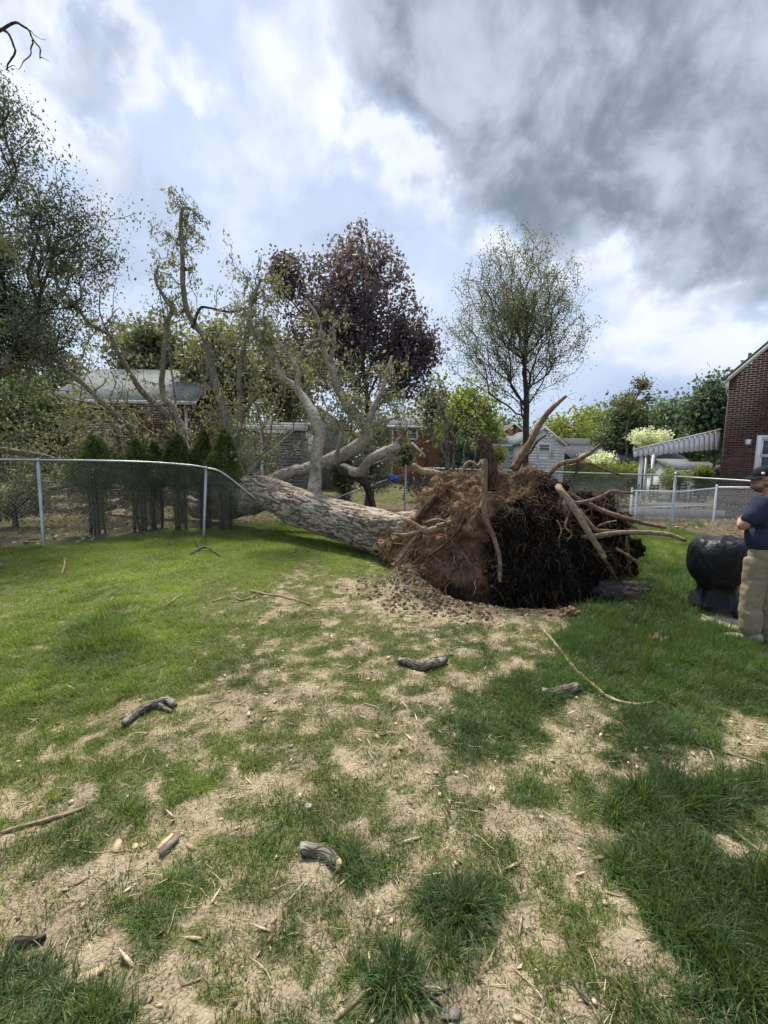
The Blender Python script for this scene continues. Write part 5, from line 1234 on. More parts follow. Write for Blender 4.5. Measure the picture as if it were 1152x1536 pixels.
root([(940, 805, 5.6, 2.40), (941, 820, 5.5, 2.56), (943, 842, 5.45, 2.40), (945, 862, 5.4, 1.92)], 'rootdark', 20)
root([(925, 823, 5.6, 2.25), (940, 832, 5.45, 2.40), (955, 843, 5.4, 2.25)], 'root', 21)
root([(905, 838, 5.4, 3), (915, 852, 5.35, 3), (925, 868, 5.3, 2.2)], 'rootdark', 22)
root([(845, 742, 5.7, 4), (838, 760, 5.55, 2.4), (852, 778, 5.5, 1.8), (858, 800, 5.5, 1.2)], 'rootdark', 23)
root([(855, 765, 5.4, 1.5), (848, 790, 5.3, 1.6), (858, 800, 5.3, 1.4), (850, 812, 5.3, .8)], 'root', 24)
root([(835, 780, 5.35, 1.2), (842, 795, 5.3, 1.3), (838, 808, 5.3, 1)], 'root', 25)
root([(700, 760, 5.8, 4), (690, 790, 5.65, 3), (672, 812, 5.6, 2.4), (640, 838, 5.55, 1.6)], 'rootdark', 26)
root([(655, 745, 6.1, 7), (636, 765, 6.0, 6), (624, 788, 5.95, 5), (618, 810, 5.9, 4)], 'rootdark', 27)
root([(950, 742, 6.0, 2), (975, 746, 5.9, 1.8), (988, 748, 5.9, 1.2)], 'root', 28) if 0 else None
root([(850, 700, 5.9, 2), (880, 695, 6.0, 2), (905, 703, 6.1, 1.6), (934, 714, 6.2, 1.2)], 'root', 29)
rootlets.build('rootlets', M['root'], ft, kind='stuff')
# many lesser roots sprouting from the soil, then hair-like fibres
rng2 = np.random.default_rng(123)
kk = rng2.permutation(nv)
cnt = 0
for k in kk:
    p0, nrm = co2[k], no[k]
    if nrm[1] > .1 or p0[2] < .05: continue
    side = p0[0] < 1.3
    if not side and rng2.uniform() < .55: continue
    L = rng2.uniform(.2, .65) if side else rng2.uniform(.15, .4)
    d = nrm * .9 + np.array([rng2.normal(0, .45), rng2.normal(0, .2), rng2.normal(-.2, .45)]); pts = [p0 - nrm * .03]; n = 6
    for s in range(n): d = d / np.linalg.norm(d); pts.append(pts[-1] + d * L / n); d = d + rng2.normal(0, .34, 3) + np.array([0, 0, -.22])
    r0 = rng2.uniform(.003, .012) if side else rng2.uniform(.002, .008)
    m = MB(); m.tube(smooth_path(pts, 2), np.linspace(r0, r0 * .25, 2 * n + 1), 5, False, .1)
    m.build('root', M[('rootpale' if rng2.uniform() < .3 else 'root') if side else ('rootdark' if rng2.uniform() < .7 else 'root')], ft); cnt += 1
    if cnt >= 190: break
def fibres(n, sel, mat_, Lr, rr_, grav, name):
    b = MB(); c = 0
    for k in rng2.permutation(nv):
        if not sel(k): continue
        p0, nrm = co2[k], no[k]; d = nrm + rng2.normal(0, .6, 3); L = rng2.uniform(*Lr); pts = [p0 - nrm * .01]; s_ = 5
        for s in range(s_): d = d / np.linalg.norm(d); pts.append(pts[-1] + d * L / s_); d = d + rng2.normal(0, .45, 3) + np.array([0, 0, -grav])
        b.tube(pts, np.linspace(rr_, rr_ * .4, s_ + 1), 3, False); c += 1
        if c >= n: break
    b.build(name, M[mat_], ft, kind='stuff')
fibres(3600, lambda k: no[k][1] < .35 and dkv[k] > .5 and co2[k][2] > -.3, 'fibre', (.08, .28), .0023, .7, 'root_hairs')
fibres(450, lambda k: no[k][1] < .35 and dkv[k] > .4 and co2[k][2] > -.3, 'fibreb', (.06, .25), .0022, .7, 'root_hairs')
fibres(900, lambda k: no[k][1] < .35 and dkv[k] < .5 and co2[k][2] < 1.2 or (dkv[k] < .5 and k % 3 == 0), 'fibreb', (.06, .26), .0024, .35, 'root_hairs')
fibres(900, lambda k: no[k][2] > .3 and co2[k][2] > .9, 'root', (.08, .32), .0032, .25, 'root_hairs')
fibres(900, lambda k: no[k][2] > .25 and co2[k][2] > .9, 'rootpale', (.08, .30), .0028, .25, 'root_hairs')
# clods stuck in the soil face
V = []; c_ = 0; cb = MB()
for k in kk[:6000]:
    if no[k][1] > .4: continue
    r_ = rng2.uniform(.008, .028); v = np.array([[1, 0, 0], [-1, 0, 0], [0, 1, 0], [0, -1, 0], [0, 0, 1], [0, 0, -1]]) * r_ * rng2.uniform(.5, 1.4, (6, 3)) + co2[k] + no[k] * r_ * .3
    cb.add(v, None, [[0, 2, 4], [2, 1, 4], [1, 3, 4], [3, 0, 4], [2, 0, 5], [1, 2, 5], [3, 1, 5], [0, 3, 5]], None)
    c_ += 1
    if c_ > 2200: break
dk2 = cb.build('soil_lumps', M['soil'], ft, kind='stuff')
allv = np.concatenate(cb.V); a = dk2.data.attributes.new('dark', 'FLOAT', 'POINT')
zl2 = np.interp(allv[:, 0], [1.3, 1.7, 2.2, 2.6], [.75, 1.15, 1.5, 1.7]); a.data.foreach_set('value', (sst(allv[:, 0], 1.35, 1.6) * sst(zl2 - allv[:, 2], -.05, .22)).astype(np.float32))  # lumps carry the same black soil and painted shade as the face
# turf flap and dark slab of soil torn up at the right foot
q = PT(935, 893)
e = empty('turf_slab', tuple(q), 'grey black slab of torn up soil and turf lying right of the root plate', 'soil slab')
bm = bmesh.new(); bmesh.ops.create_icosphere(bm, subdivisions=5, radius=1)
for v in bm.verts: v.co = Vector((v.co.x * .36, v.co.y * .25, (max(-.5, min(.55, v.co.z)) + .25 * v.co.x) * .15 + .05))
V = np.array([v.co[:] for v in bm.verts]); n_ = (fbm(V * 9 + 3, 4, 71, .65) - .5) * .24
for v, k in zip(bm.verts, n_): v.co += v.normal * float(k); 
me = bpy.data.meshes.new('slab'); bm.to_mesh(me); bm.free(); me.polygons.foreach_set('use_smooth', np.ones(len(me.polygons), bool))
M['slabm'] = simple('grey caked soil', (.06, .054, .05), .85, .45, 9, .2, bs=.9, bd=.03)
o = link('slab', me, M['slabm']); o.parent = e
e['label'] = 'grey black slab of torn up soil lying right of the root plate'
b = MB()
for k in range(60):
    a_ = rng2.uniform(0, 6.28); r_ = rng2.uniform(.015, .05); c = (q.x + .48 * math.cos(a_) * rng2.uniform(.8, 1.25), q.y + .36 * math.sin(a_) * rng2.uniform(.8, 1.2)); z = hz(*c)
    v = np.array([[1, 0, 0], [-1, 0, 0], [0, 1, 0], [0, -1, 0], [0, 0, 1], [0, 0, -1]]) * r_ * rng2.uniform(.5, 1.4, (6, 3)) + np.array([c[0], c[1], z + r_ * .4])
    b.add(v, None, [[0, 2, 4], [2, 1, 4], [1, 3, 4], [3, 0, 4], [2, 0, 5], [1, 2, 5], [3, 1, 5], [0, 3, 5]])
b.build('crumbs', M['slabm'], e, kind='stuff')

# saplings growing behind the roots
def sapling(lab, paths, seed, mt='greybark'):
    w = [[tuple(P(a, b_, c)) for a, b_, c, r_ in p] for p in paths]; e = empty('sapling', (w[0][0][0], w[0][0][1], 0), lab, 'tree')
    r = np.random.default_rng(seed); LCs = []
    for p, ww in zip(paths, w):
        sp = smooth_path(ww, 5); rr_ = np.interp(np.linspace(0, 1, len(sp)), np.linspace(0, 1, len(p)), [q_[3] * q_[2] / F_PX for q_ in p]); m = MB(); m.tube(sp, rr_, 7, True, .1, seed); m.build('stem', M[mt], e)
        tb = MB()
        for k in range(4, len(sp), 2):
            for s in range(2):
                d = r.normal(size=3); d[2] = abs(d[2]) * .6; d /= np.linalg.norm(d); L = r.uniform(.1, .35); e1 = sp[k] + d * L; tb.tube([sp[k], sp[k] + d * L * .5 + r.normal(0, .03, 3), e1], [.006, .004, .002], 3, False)
                if k > len(sp) * .55: LCs += [e1 + r.normal(0, .06, 3) for _ in range(7)]
        if tb.n: tb.build('twigs', M[mt], e, kind='stuff')
    if LCs:
        V, Qd = leaf_mesh(np.array(LCs), .055, r, .2, .5); tag(link('foliage', np_mesh('foliage', V, Qd, False), M['leafbud'], e), kind='stuff')
sapling('leafless sapling stems standing behind the left side of the roots', [[(671, 745, 8.2, 4.5), (671, 690, 8.2, 4), (669, 640, 8.2, 3), (664, 620, 8.2, 2.4), (658, 595, 8.2, 1.5)], [(678, 740, 8.2, 3), (680, 690, 8.2, 2.4), (679, 640, 8.2, 1.8), (679, 608, 8.2, 1)],
    [(673, 700, 8.2, 2.5), (660, 668, 8.2, 2.2), (648, 650, 8.2, 1.8), (636, 629, 8.2, 1.2)], [(676, 670, 8.2, 2.2), (690, 645, 8.2, 1.8), (706, 631, 8.2, 1.4), (737, 610, 8.2, .8)]], 5)
sapling('thin bare bush stems rising left of the thick upward root', [[(700, 720, 7.6, 2.2), (696, 680, 7.6, 1.8), (704, 650, 7.6, 1)], [(702, 720, 7.6, 2), (712, 690, 7.6, 1.5), (716, 655, 7.6, .8)]], 6)
# ------------------------------------------------------------------ chain-link fences
def chain_mesh(fn, L, hgt_, step, rad, mat_, parent, nseg=7, name='chain_link'):
    """fn(u metres, v 0..1) -> point; both families of diagonal wires"""
    b = MB(); n = int((L + hgt_) / step) + 1
    for fam in (1, -1):
        for k in range(n):
            u0 = k * step if fam < 0 else k * step - hgt_
            pts = []
            for s in range(nseg + 1):
                v = s / nseg; u = u0 + v * hgt_ if fam > 0 else u0 - v * hgt_
                if 0 <= u <= L: pts.append(fn(u, v))
            if len(pts) > 1: b.tube(pts, rad, 3, False)
    return b.build(name, M[mat_], parent, smooth=False, kind='stuff')
def polyfn(base, top):
    """base/top: lists of points with same length -> fn(u,v), total length"""
    B_ = np.array([tuple(p) for p in base]); T_ = np.array([tuple(p) for p in top]); s = np.concatenate([[0], np.cumsum(np.linalg.norm(np.diff(B_[:, :2], axis=0), axis=1))])
    def f(u, v):
        b = np.array([np.interp(u, s, B_[:, k]) for k in range(3)]); t = np.array([np.interp(u, s, T_[:, k]) for k in range(3)]); return b * (1 - v) + t * v
    return f, s[-1]
def fpost(e, b, t, r=.03, mat_='galv', cap=True):
    m = MB(); m.tube([Vector(b) - Vector((0, 0, .1)), Vector(b), Vector(t)], r, 10); o = m.build('post', M[mat_], e)
    if cap: m = MB(); m.tube([Vector(t), Vector(t) + Vector((0, 0, .03)), Vector(t) + Vector((0, 0, .055))], [r * 1.25, r * 1.2, r * .5], 10); m.build('post_cap', M[mat_], o)
    return o
Gz = lambda x, y: Vector((x, y, hz(x, y)))
# left fence, crushed under the trunk
p60, p307 = PT(66, 820), PT(306, 805)
d0 = (p60 - p307); d0.z = 0; d0.normalize(); pL = p60 + d0 * 3.2
q1 = P(412, 771, 9.75); q2, q3 = P(504, 747, 10.9), P(588, 717, 12.3); p605 = Vector((P(607, 777, 12.6).x, 12.6, 0))
e = empty('left_fence', tuple(p307), 'galvanised chain link fence on the left bent down under the fallen trunk', 'fence')
top = [Vector((pL.x, pL.y, 1.62)), P(57, 690, p60.y), P(140, 691, (p60.y * 2 + p307.y) / 3), P(225, 693.5, (p60.y + 2 * p307.y) / 3), P(285, 698, p307.y - .15), P(309, 702, p307.y), P(333, 709, 9.42), P(372, 739, 9.58), q1]
base = [Gz(p.x, p.y) + Vector((0, 0, .03)) for p in top]
m = MB(); m.tube(smooth_path(top, 6), .021, 8); m.build('top_rail', M['galv'], e)
fpost(e, p60, top[1] - Vector((0, 0, .02))); fpost(e, p307, top[5] - Vector((0, 0, .02))); fpost(e, Gz(pL.x, pL.y), top[0] - Vector((0, 0, .02)))
fn, L = polyfn(base, [t - Vector((0, 0, .03)) for t in top]); 
def fnw(u, v): p = fn(u, v); return p + np.array([0, 1, 0]) * .03 * math.sin(u * 2.1 + v * 3)
chain_mesh(fnw, L, 1.5, .066, .0015, 'wire', e)
m = MB(); m.tube([q1, q1 + Vector((.25, .15, -.22)), q1 + Vector((.5, .35, -.36))], .021, 8); m.build('bent_rail_end', M['galv'], e)
top2 = [q2, q2.lerp(q3, .5) + Vector((0, 0, .01)), q3, P(603, 712, 12.55)]
m = MB(); m.tube(top2, .021, 8); m.build('top_rail', M['galv'], e)
base2 = [Gz(p.x, p.y) for p in top2]; fn2, L2 = polyfn(base2, top2); chain_mesh(fn2, L2, 1.0, .066, .0015, 'wire', e)
# back fence from the single post to the corner post
c_ = PT(1006, 798); cx_, cy_ = c_.x, c_.y; e = empty('back_fence', (cx_, cy_, 0), 'galvanised chain link fence behind the roots up to the corner post', 'fence')
tA, tB = P(601.5, 701, 12.6), P(1003.5, 713.5, cy_); tA.x = p605.x; tB.x = cx_; tt = [tA.lerp(tB, k / 6) for k in range(7)]
m = MB(); m.tube(tt, .021, 8); m.build('top_rail', M['galv'], e)
fpost(e, Gz(p605.x, 12.6), tA + Vector((0, 0, .02))); fpost(e, Gz(cx_, cy_), tB + Vector((0, 0, .04)), .036); fpost(e, Gz(tt[3].x, tt[3].y), tt[3] - Vector((0, 0, .02)), .024)
bb = [Gz(p.x, p.y) + Vector((0, 0, .03)) for p in tt]; fn3, L3 = polyfn(bb, tt); chain_mesh(fn3, L3, 1.45, .066, .0015, 'wire', e)
# side fence running forward from the corner post
e = empty('side_fence', (cx_, cy_ - 2, 0), 'galvanised chain link fence running forward from the corner post behind the man', 'fence')
q = P(1116, 719.6, 9.15); dd_ = (q - tB); tt = [tB + Vector((.0, 0, -.02)) + dd_ * k / 3 for k in range(7)]
m = MB(); m.tube([t for t in tt], .021, 8); m.build('top_rail', M['galv'], e)
bb = [Gz(p.x, p.y) + Vector((0, 0, .03)) for p in tt]; fn4, L4 = polyfn(bb, tt); chain_mesh(fn4, L4, 1.45, .066, .0018, 'wire', e)
fpost(e, bb[5], tt[5] - Vector((0, 0, .02)))
# neighbour's low white fence
e = empty('white_fence', (8.1, 14, 0), 'low white chain link fence with gate posts in front of the patio', 'fence')
tt = [P(948, 735, 14), P(1020, 735.5, 13.9), P(1075, 731, 13.6), P(1160, 731.5, 13.0)]
m = MB(); m.tube([P(948, 736, 14), P(1020, 737.5, 13.9), P(1075, 732, 13.6)], .019, 8); m.tube([P(1075, 731, 13.6), P(1160, 731.5, 13.0)], .03, 8); m.build('top_rail', M['white'], e)
for p in (tt[0], tt[2]): fpost(e, (p.x, p.y, 0), p + Vector((0, 0, .03)), .03, 'white')
q = P(955, 737, 13.9); fpost(e, (q.x, q.y, 0), q, .022, 'white')
m = MB(); m.tube([P(948, 762, 14), P(1075, 757, 13.6)], .018, 6); m.build('bottom_rail', M['white'], e)
fn5, L5 = polyfn([(p.x, p.y, .03) for p in tt], tt); chain_mesh(fn5, L5, 1.0, .07, .0026, 'whitewire', e)
# blue bundle hooked on the fence by the single post
q = P(590, 718, 12.3); e = empty('blue_bundle', tuple(q), 'crumpled blue plastic bundle caught on the bent rail beside the single post', 'plastic bundle')
m = MB(); m.tube(smooth_path([q + Vector((-.17, -.06, .0)), q + Vector((-.1, -.06, .02)), q + Vector((.03, -.06, .0)), q + Vector((.12, -.06, .03)), q + Vector((.19, -.06, 0))], 5), [.02, .05, .08, .09, .1, .1, .11, .1, .105, .11, .11, .12, .1, .09, .085, .08, .06, .05, .04, .03, .02], 14, True, .3, 4); m.build('bundle', M['blue'], e)

# ------------------------------------------------------------------ concrete path and covered kettle grill
pp = [(1050, 930), (1085, 947), (1125, 957), (1180, 968), (1215, 925), (1160, 888), (1098, 890), (1060, 905)]
pts = [PG(a, b) for a, b in pp]; m = MB(); zc_ = max(hz(p.x, p.y) for p in pts) + .012
m.prism([(p.x, p.y, zc_ - .08) for p in pts], (0, 0, .08)); M['path'] = simple('worn tan concrete', (.45, .38, .28), .9, .22, 9, .2, bs=.5, bd=.01); tag(m.build('path', M['path'], None, smooth=False), kind='structure')
g0 = PG(1074, 916, zc_); gx_, gy_ = g0.x, g0.y
e = empty('kettle_grill', (gx_, gy_, zc_), 'kettle grill under a shiny black cover beside the man', 'grill')
prof = [(0, .865), (.06, .87), (.13, .868), (.20, .855), (.265, .825), (.305, .78), (.328, .72), (.338, .64), (.338, .55), (.322, .46), (.285, .385), (.243, .335), (.215, .30), (.205, .27), (.212, .24), (.232, .20), (.26, .15), (.285, .10)]
pr = smooth_path([(a, 0, b) for a, b in prof], 4); nsd = 140; th = np.arange(nsd) * 2 * math.pi / nsd; r_ = np.repeat(pr[:, 0][:, None], nsd, 1); z_ = np.repeat(pr[:, 2][:, None], nsd, 1)
cs = np.stack([np.cos(th)[None] * 2.0 + 0 * z_, np.sin(th)[None] * 2.0 + 0 * z_, z_ * 3.2], 2).reshape(-1, 3)
f1 = 1 - np.abs(2 * fbm(cs * 1.1 + 3, 2, 81) - 1) * 2; f2 = fbm(cs * 2.6, 3, 82) - .5; sk = sst(.38 - z_, 0, .12)
rr_ = .97 * r_ * (1 + (.028 * f1 + .035 * f2).reshape(z_.shape) + sk * .045 * np.sin(th * 7 + 1.5 * np.sin(th * 2))[None]); 
z2 = z_ + ((fbm(np.stack([r_ * np.cos(th) * 7, r_ * np.sin(th) * 7, 0 * z_], 2).reshape(-1, 3), 3, 83) - .5).reshape(z_.shape)) * .09 * sst(z_, .6, .8) + sk * .012 * np.sin(th * 5)[None]
V = np.stack([gx_ + rr_ * np.cos(th), gy_ + rr_ * np.sin(th), zc_ + z2], 2).reshape(-1, 3); n0 = len(pr)
i = np.arange(n0 - 1)[:, None] * nsd; j = np.arange(nsd)[None]; Q = np.stack([i + j, i + nsd + j, i + nsd + (j + 1) % nsd, i + (j + 1) % nsd], 2).reshape(-1, 4)
def coverf(N):
    p = N.n('ShaderNodeNewGeometry').outputs['Position']
    n = N.noise(N.vm('MULTIPLY', p, (1, 1, .6)), 7, 5, .6, 1.2); n2 = N.noise(p, 24, 4, .6, .8)
    return pbsdf(N, N.mix(n2, (.005, .0055, .007, 1), (.011, .012, .015, 1)), .42, .22, N.math('ADD', n, N.math('MULTIPLY', n2, .35)), .5, .03)
M['cover'] = mat('black vinyl cover', coverf); link('cover', np_mesh('cover', V, Q), M['cover'], e)
for a_ in (.5, 2.6, 4.7):
    m = MB(); m.tube([(gx_ + .12 * math.cos(a_), gy_ + .12 * math.sin(a_), zc_ + .36), (gx_ + .27 * math.cos(a_), gy_ + .27 * math.sin(a_), zc_ + .01)], .012, 8); m.build('leg', M['black'], e)
for a_, nm in ((4.9, 'wheel'), (5.7, 'wheel')):
    c = np.array([gx_ + .26 * math.cos(a_), gy_ + .26 * math.sin(a_), zc_ + .075]); ax = np.array([math.cos(a_ + .3), math.sin(a_ + .3), 0]); m = MB()
    m.tube([c - ax * .022, c - ax * .02, c + ax * .02, c + ax * .022], [.055, .075, .075, .055], 20); w_ = m.build(nm, M['black'], e)
    m = MB()
    for k in range(6): t_ = k * math.pi / 3; v_ = np.array([-ax[1] * math.cos(t_), ax[0] * math.cos(t_), math.sin(t_)]) * .043; m.tube([c + v_ + ax * .018, c + v_ + ax * .026], .012, 8)
    m.tube([c + ax * .018, c + ax * .03], .014, 8); m.build('hubcap', M['white'], w_)
m = MB(); m.tube([(gx_ - .02, gy_ - .05, zc_ + .1), (gx_ + .17, gy_ - .16, zc_ + .1)], .01, 6); m.build('bottom_rack', M['black'], e)

# ------------------------------------------------------------------ the man
MO = P(1131, 968, 4.02); MO.z = hz(MO.x, MO.y) - .005
FW = Vector((-.45, .89, 0)).normalized(); LF = Vector((-FW.y, FW.x, 0)); LF = Vector((0, 0, 1)).cross(FW)
HW = Vector((-.93, .37, 0)).normalized(); HL = Vector((0, 0, 1)).cross(HW)
def mw(f, l, z):
    if z > 1.49: return MO + FW * .02 + HW * f + HL * l + Vector((0, 0, z))
    return MO + FW * f + LF * l + Vector((0, 0, z))
def skinmesh(vs, es, sub=2, root=0):
    me = bpy.data.meshes.new('s'); me.from_pydata([mw(*v[:3]) for v in vs], es, []); o = bpy.data.objects.new('s', me); C.objects.link(o)
    o.modifiers.new('k', 'SKIN'); 
    for k, sv in enumerate(me.skin_vertices[0].data): r = vs[k][3]; sv.radius = (r, r) if not isinstance(r, tuple) else r; sv.use_root = (k == root)
    o.modifiers.new('b', 'SUBSURF').levels = sub
    dg = bpy.context.evaluated_depsgraph_get(); out = bpy.data.meshes.new_from_object(o.evaluated_get(dg)); bpy.data.objects.remove(o); return out
def merged(meshes, voxel, smooth_it=4):
    bm = bmesh.new()
    for q in meshes: bm.from_mesh(q)
    me = bpy.data.meshes.new('m'); bm.to_mesh(me); bm.free(); o = bpy.data.objects.new('m', me); C.objects.link(o)
    md = o.modifiers.new('r', 'REMESH'); md.mode = 'VOXEL'; md.voxel_size = voxel; o.modifiers.new('s', 'SMOOTH').iterations = smooth_it
    dg = bpy.context.evaluated_depsgraph_get(); out = bpy.data.meshes.new_from_object(o.evaluated_get(dg)); bpy.data.objects.remove(o)
    out.polygons.foreach_set('use_smooth', np.ones(len(out.polygons), bool)); return out
def ellips(c, r, M3=None, sub=3):
    bm = bmesh.new(); bmesh.ops.create_icosphere(bm, subdivisions=sub, radius=1)
    for v in bm.verts: v.co = Vector(mw(c[0] + v.co.x * r[0], c[1] + v.co.y * r[1], c[2] + v.co.z * r[2]))
    me = bpy.data.meshes.new('e'); bm.to_mesh(me); bm.free(); return me
def cloth(me, amp, sc, seed, zs=.5):
    n = len(me.vertices); co = np.zeros(n * 3, np.float32); me.vertices.foreach_get('co', co); co = co.reshape(-1, 3); no = np.zeros(n * 3, np.float32); me.vertices.foreach_get('normal', no); no = no.reshape(-1, 3)
    q = co * np.array([sc, sc, sc * zs]); d = (1 - np.abs(2 * fbm(q, 3, seed) - 1) * 2) * amp + (fbm(q * .5, 2, seed + 3) - .5) * amp * 2
    me.vertices.foreach_set('co', (co + no * d[:, None]).astype(np.float32).ravel()); me.update(); return me
man = empty('person', tuple(MO), 'man in navy t-shirt, khaki trousers and black cap, arms folded, at the right edge', 'person')
HZ = 1.565; HF = .045
vs = [(0, 0, .95, .12), (0, 0, 1.10, .125), (-.01, 0, 1.27, .135), (-.02, 0, 1.40, .08), (.0, 0, 1.45, .058), (.03, 0, 1.53, .06),
      (-.01, .17, 1.375, .06), (.09, .265, 1.125, .043), (.22, .0, 1.17, .032), (.23, -.08, 1.18, .03),
      (-.01, -.17, 1.375, .06), (.09, -.26, 1.125, .043), (.20, -.11, 1.13, .032), (.20, -.02, 1.14, .03),
      (0, .09, .86, .085), (.02, .105, .48, .055), (-.03, .12, .09, .04), (0, -.09, .86, .085), (.02, -.105, .48, .055), (-.03, -.12, .09, .04)]
es = [(0, 1), (1, 2), (2, 3), (3, 4), (4, 5), (3, 6), (6, 7), (7, 8), (8, 9), (3, 10), (10, 11), (11, 12), (12, 13), (0, 14), (14, 15), (15, 16), (0, 17), (17, 18), (18, 19)]
parts = [skinmesh(vs, es), ellips((HF, 0, HZ + .03), (.098, .076, .10)), ellips((HF + .035, 0, HZ - .055), (.062, .056, .055)), ellips((HF + .098, 0, HZ - .012), (.018, .012, .02), sub=2), ellips((HF + .09, 0, HZ - .055), (.016, .022, .012), sub=2), ellips((HF - .005, .078, HZ - .01), (.016, .008, .03), sub=2), ellips((HF - .005, -.078, HZ - .01), (.016, .008, .03), sub=2)]
for (hf, hl, hzz, s) in ((.24, -.10, 1.185, -1), (.20, .0, 1.145, 1)):     # hands tucked on the opposite arms
    parts.append(ellips((hf, hl, hzz), (.022, .045, .042)))
    for k in range(4): z = hzz + .03 - k * .02; parts.append(skinmesh([(hf + .005, hl + s * .03, z, .009), (hf + .0, hl + s * (.068 + .006 * (1 - abs(k - 1.3))), z + .002, .0085), (hf - .022, hl + s * (.092 + .005 * (1 - abs(k - 1.3))), z, .0075)], [(0, 1), (1, 2)], 1))
    parts.append(skinmesh([(hf + .0, hl + s * .0, hzz + .035, .010), (hf - .005, hl + s * .03, hzz + .062, .009), (hf - .01, hl + s * .055, hzz + .068, .008)], [(0, 1), (1, 2)], 1))
M['skin'] = simple('sunned skin', (.36, .20, .145), .55, .1, 20, .35)
link('body', merged(parts, .0065, 3), M['skin'], man)
M['shirt'] = simple('navy cotton', (.028, .036, .062), .9, .12, 30, .1, bs=.3, bd=.003); M['khaki'] = simple('khaki canvas', (.235, .20, .13), .9, .1, 30, .1, bs=.3, bd=.003)
sh = [skinmesh([(0.0, 0, .90, .155), (.015, 0, 1.05, .16), (0, 0, 1.22, .16), (-.015, 0, 1.33, .13), (-.02, 0, 1.42, .078), (-.01, .16, 1.355, .092), (.045, .225, 1.22, .078), (.065, .245, 1.165, .076), (-.01, -.16, 1.355, .092), (.045, -.225, 1.22, .078), (.065, -.245, 1.165, .076)],
      [(0, 1), (1, 2), (2, 3), (3, 4), (3, 5), (5, 6), (6, 7), (3, 8), (8, 9), (9, 10)]), ellips((-.01, .0, 1.25), (.135, .2, .17)), ellips((.0, 0, 1.03), (.15, .185, .16))]
link('t_shirt', cloth(merged(sh, .009, 4), .009, 9, 91), M['shirt'], man)
tr = [skinmesh([(0, 0, .92, .13), (.01, .085, .78, .11), (.025, .10, .50, .09), (-.0, .125, .22, .085), (-.01, .13, .075, .082), (.01, -.10, .80, .115), (.025, -.115, .50, .092), (-.0, -.125, .22, .085), (-.01, -.13, .075, .082)], [(0, 1), (1, 2), (2, 3), (3, 4), (0, 5), (5, 6), (6, 7), (7, 8)]), ellips((-.02, 0, .86), (.13, .165, .12))]
link('trousers', cloth(merged(tr, .009, 4), .012, 7, 95, 1.2), M['khaki'], man)
def shoe_part(s, f, z, r):
    bm = bmesh.new(); bmesh.ops.create_icosphere(bm, subdivisions=3, radius=1); a = Vector((-.84, .54, 0)) if s > 0 else Vector((-.5, .86, 0)); b = Vector((0, 0, 1)).cross(a); o = mw(-.02, s * .14, z)
    for v in bm.verts: v.co = o + a * (f + v.co.x * r[0]) + b * (v.co.y * r[1]) + Vector((0, 0, v.co.z * r[2]))
    me = bpy.data.meshes.new('e'); bm.to_mesh(me); bm.free(); return me
for s in (1, -1):
    sh_ = merged([shoe_part(s, .07, .05, (.15, .052, .045)), shoe_part(s, -.03, .07, (.07, .05, .065)), shoe_part(s, .06, .022, (.165, .056, .026))], .007, 3)
    M.setdefault('shoe', simple('dusty tan shoe', (.33, .28, .21), .8, .15, 15)); link('shoe', sh_, M['shoe'], man)
# cap, hair, beard, glasses
bm = bmesh.new(); bmesh.ops.create_icosphere(bm, subdivisions=4, radius=1); bmesh.ops.delete(bm, geom=[v for v in bm.verts if v.co.z < -.05], context='VERTS')
for v in bm.verts: v.co = Vector(mw(HF - .006 + v.co.x * .110, v.co.y * .087, HZ + .048 + v.co.z * .102))
me = bpy.data.meshes.new('cap'); bm.to_mesh(me); bm.free(); me.polygons.foreach_set('use_smooth', np.ones(len(me.polygons), bool)); M['capm'] = simple('black cotton cap', (.012, .013, .018), .85, .1, 20, .15)
cap_ = link('cap', me, M['capm'], man)
V = []; T = []
for i_ in range(9):
    for j_ in range(9):
        a_ = (j_ / 8 - .5) * 2; f_ = i_ / 8; V.append(mw(HF + .088 * math.cos(a_ * 1.2) * 1 + f_ * .085 * (1 - .25 * a_ * a_), a_ * .074, HZ + .052 - .018 * a_ * a_ - .022 * f_))
V2 = [v - Vector((0, 0, .006)) for v in V]; Qs = [[i_ * 9 + j_, i_ * 9 + j_ + 1, (i_ + 1) * 9 + j_ + 1, (i_ + 1) * 9 + j_] for i_ in range(8) for j_ in range(8)]
Qs2 = [[81 + k for k in q_[::-1]] for q_ in Qs]; rim_ = [[8 * 9 + j_, 8 * 9 + j_ + 1, 81 + 8 * 9 + j_ + 1, 81 + 8 * 9 + j_] for j_ in range(8)]
link('brim', np_mesh('brim', [tuple(v) for v in V + V2], np.array(Qs + Qs2 + rim_)), M['capm'], cap_)
m = MB(); m.box(mw(HF + .045, .083, HZ + .075), (.011, .006, .011), rz=math.atan2(FW.y, FW.x)); m.build('cap_badge', M['white'], cap_)
M['hair'] = simple('grey brown hair', (.13, .105, .085), .9, .3, 60, .1)
link('hair', merged([ellips((HF - .04, 0, HZ - .005), (.066, .079, .06)), ellips((HF - .02, 0, HZ - .03), (.07, .0785, .03))], .006, 2), M['hair'], man)
link('beard', merged([ellips((HF + .038, 0, HZ - .066), (.066, .061, .045))], .006, 2), M['hair'], man)
m = MB(); m.tube([mw(HF - .02, .084, HZ + .012), mw(HF + .07, .075, HZ + .012), mw(HF + .1, .03, HZ + .008), mw(HF + .1, -.03, HZ + .008)], .003, 6); m.tube([mw(HF + .088, .05, HZ - .018), mw(HF + .102, .02, HZ - .016)], .003, 5); m.build('glasses', M['black'], man)

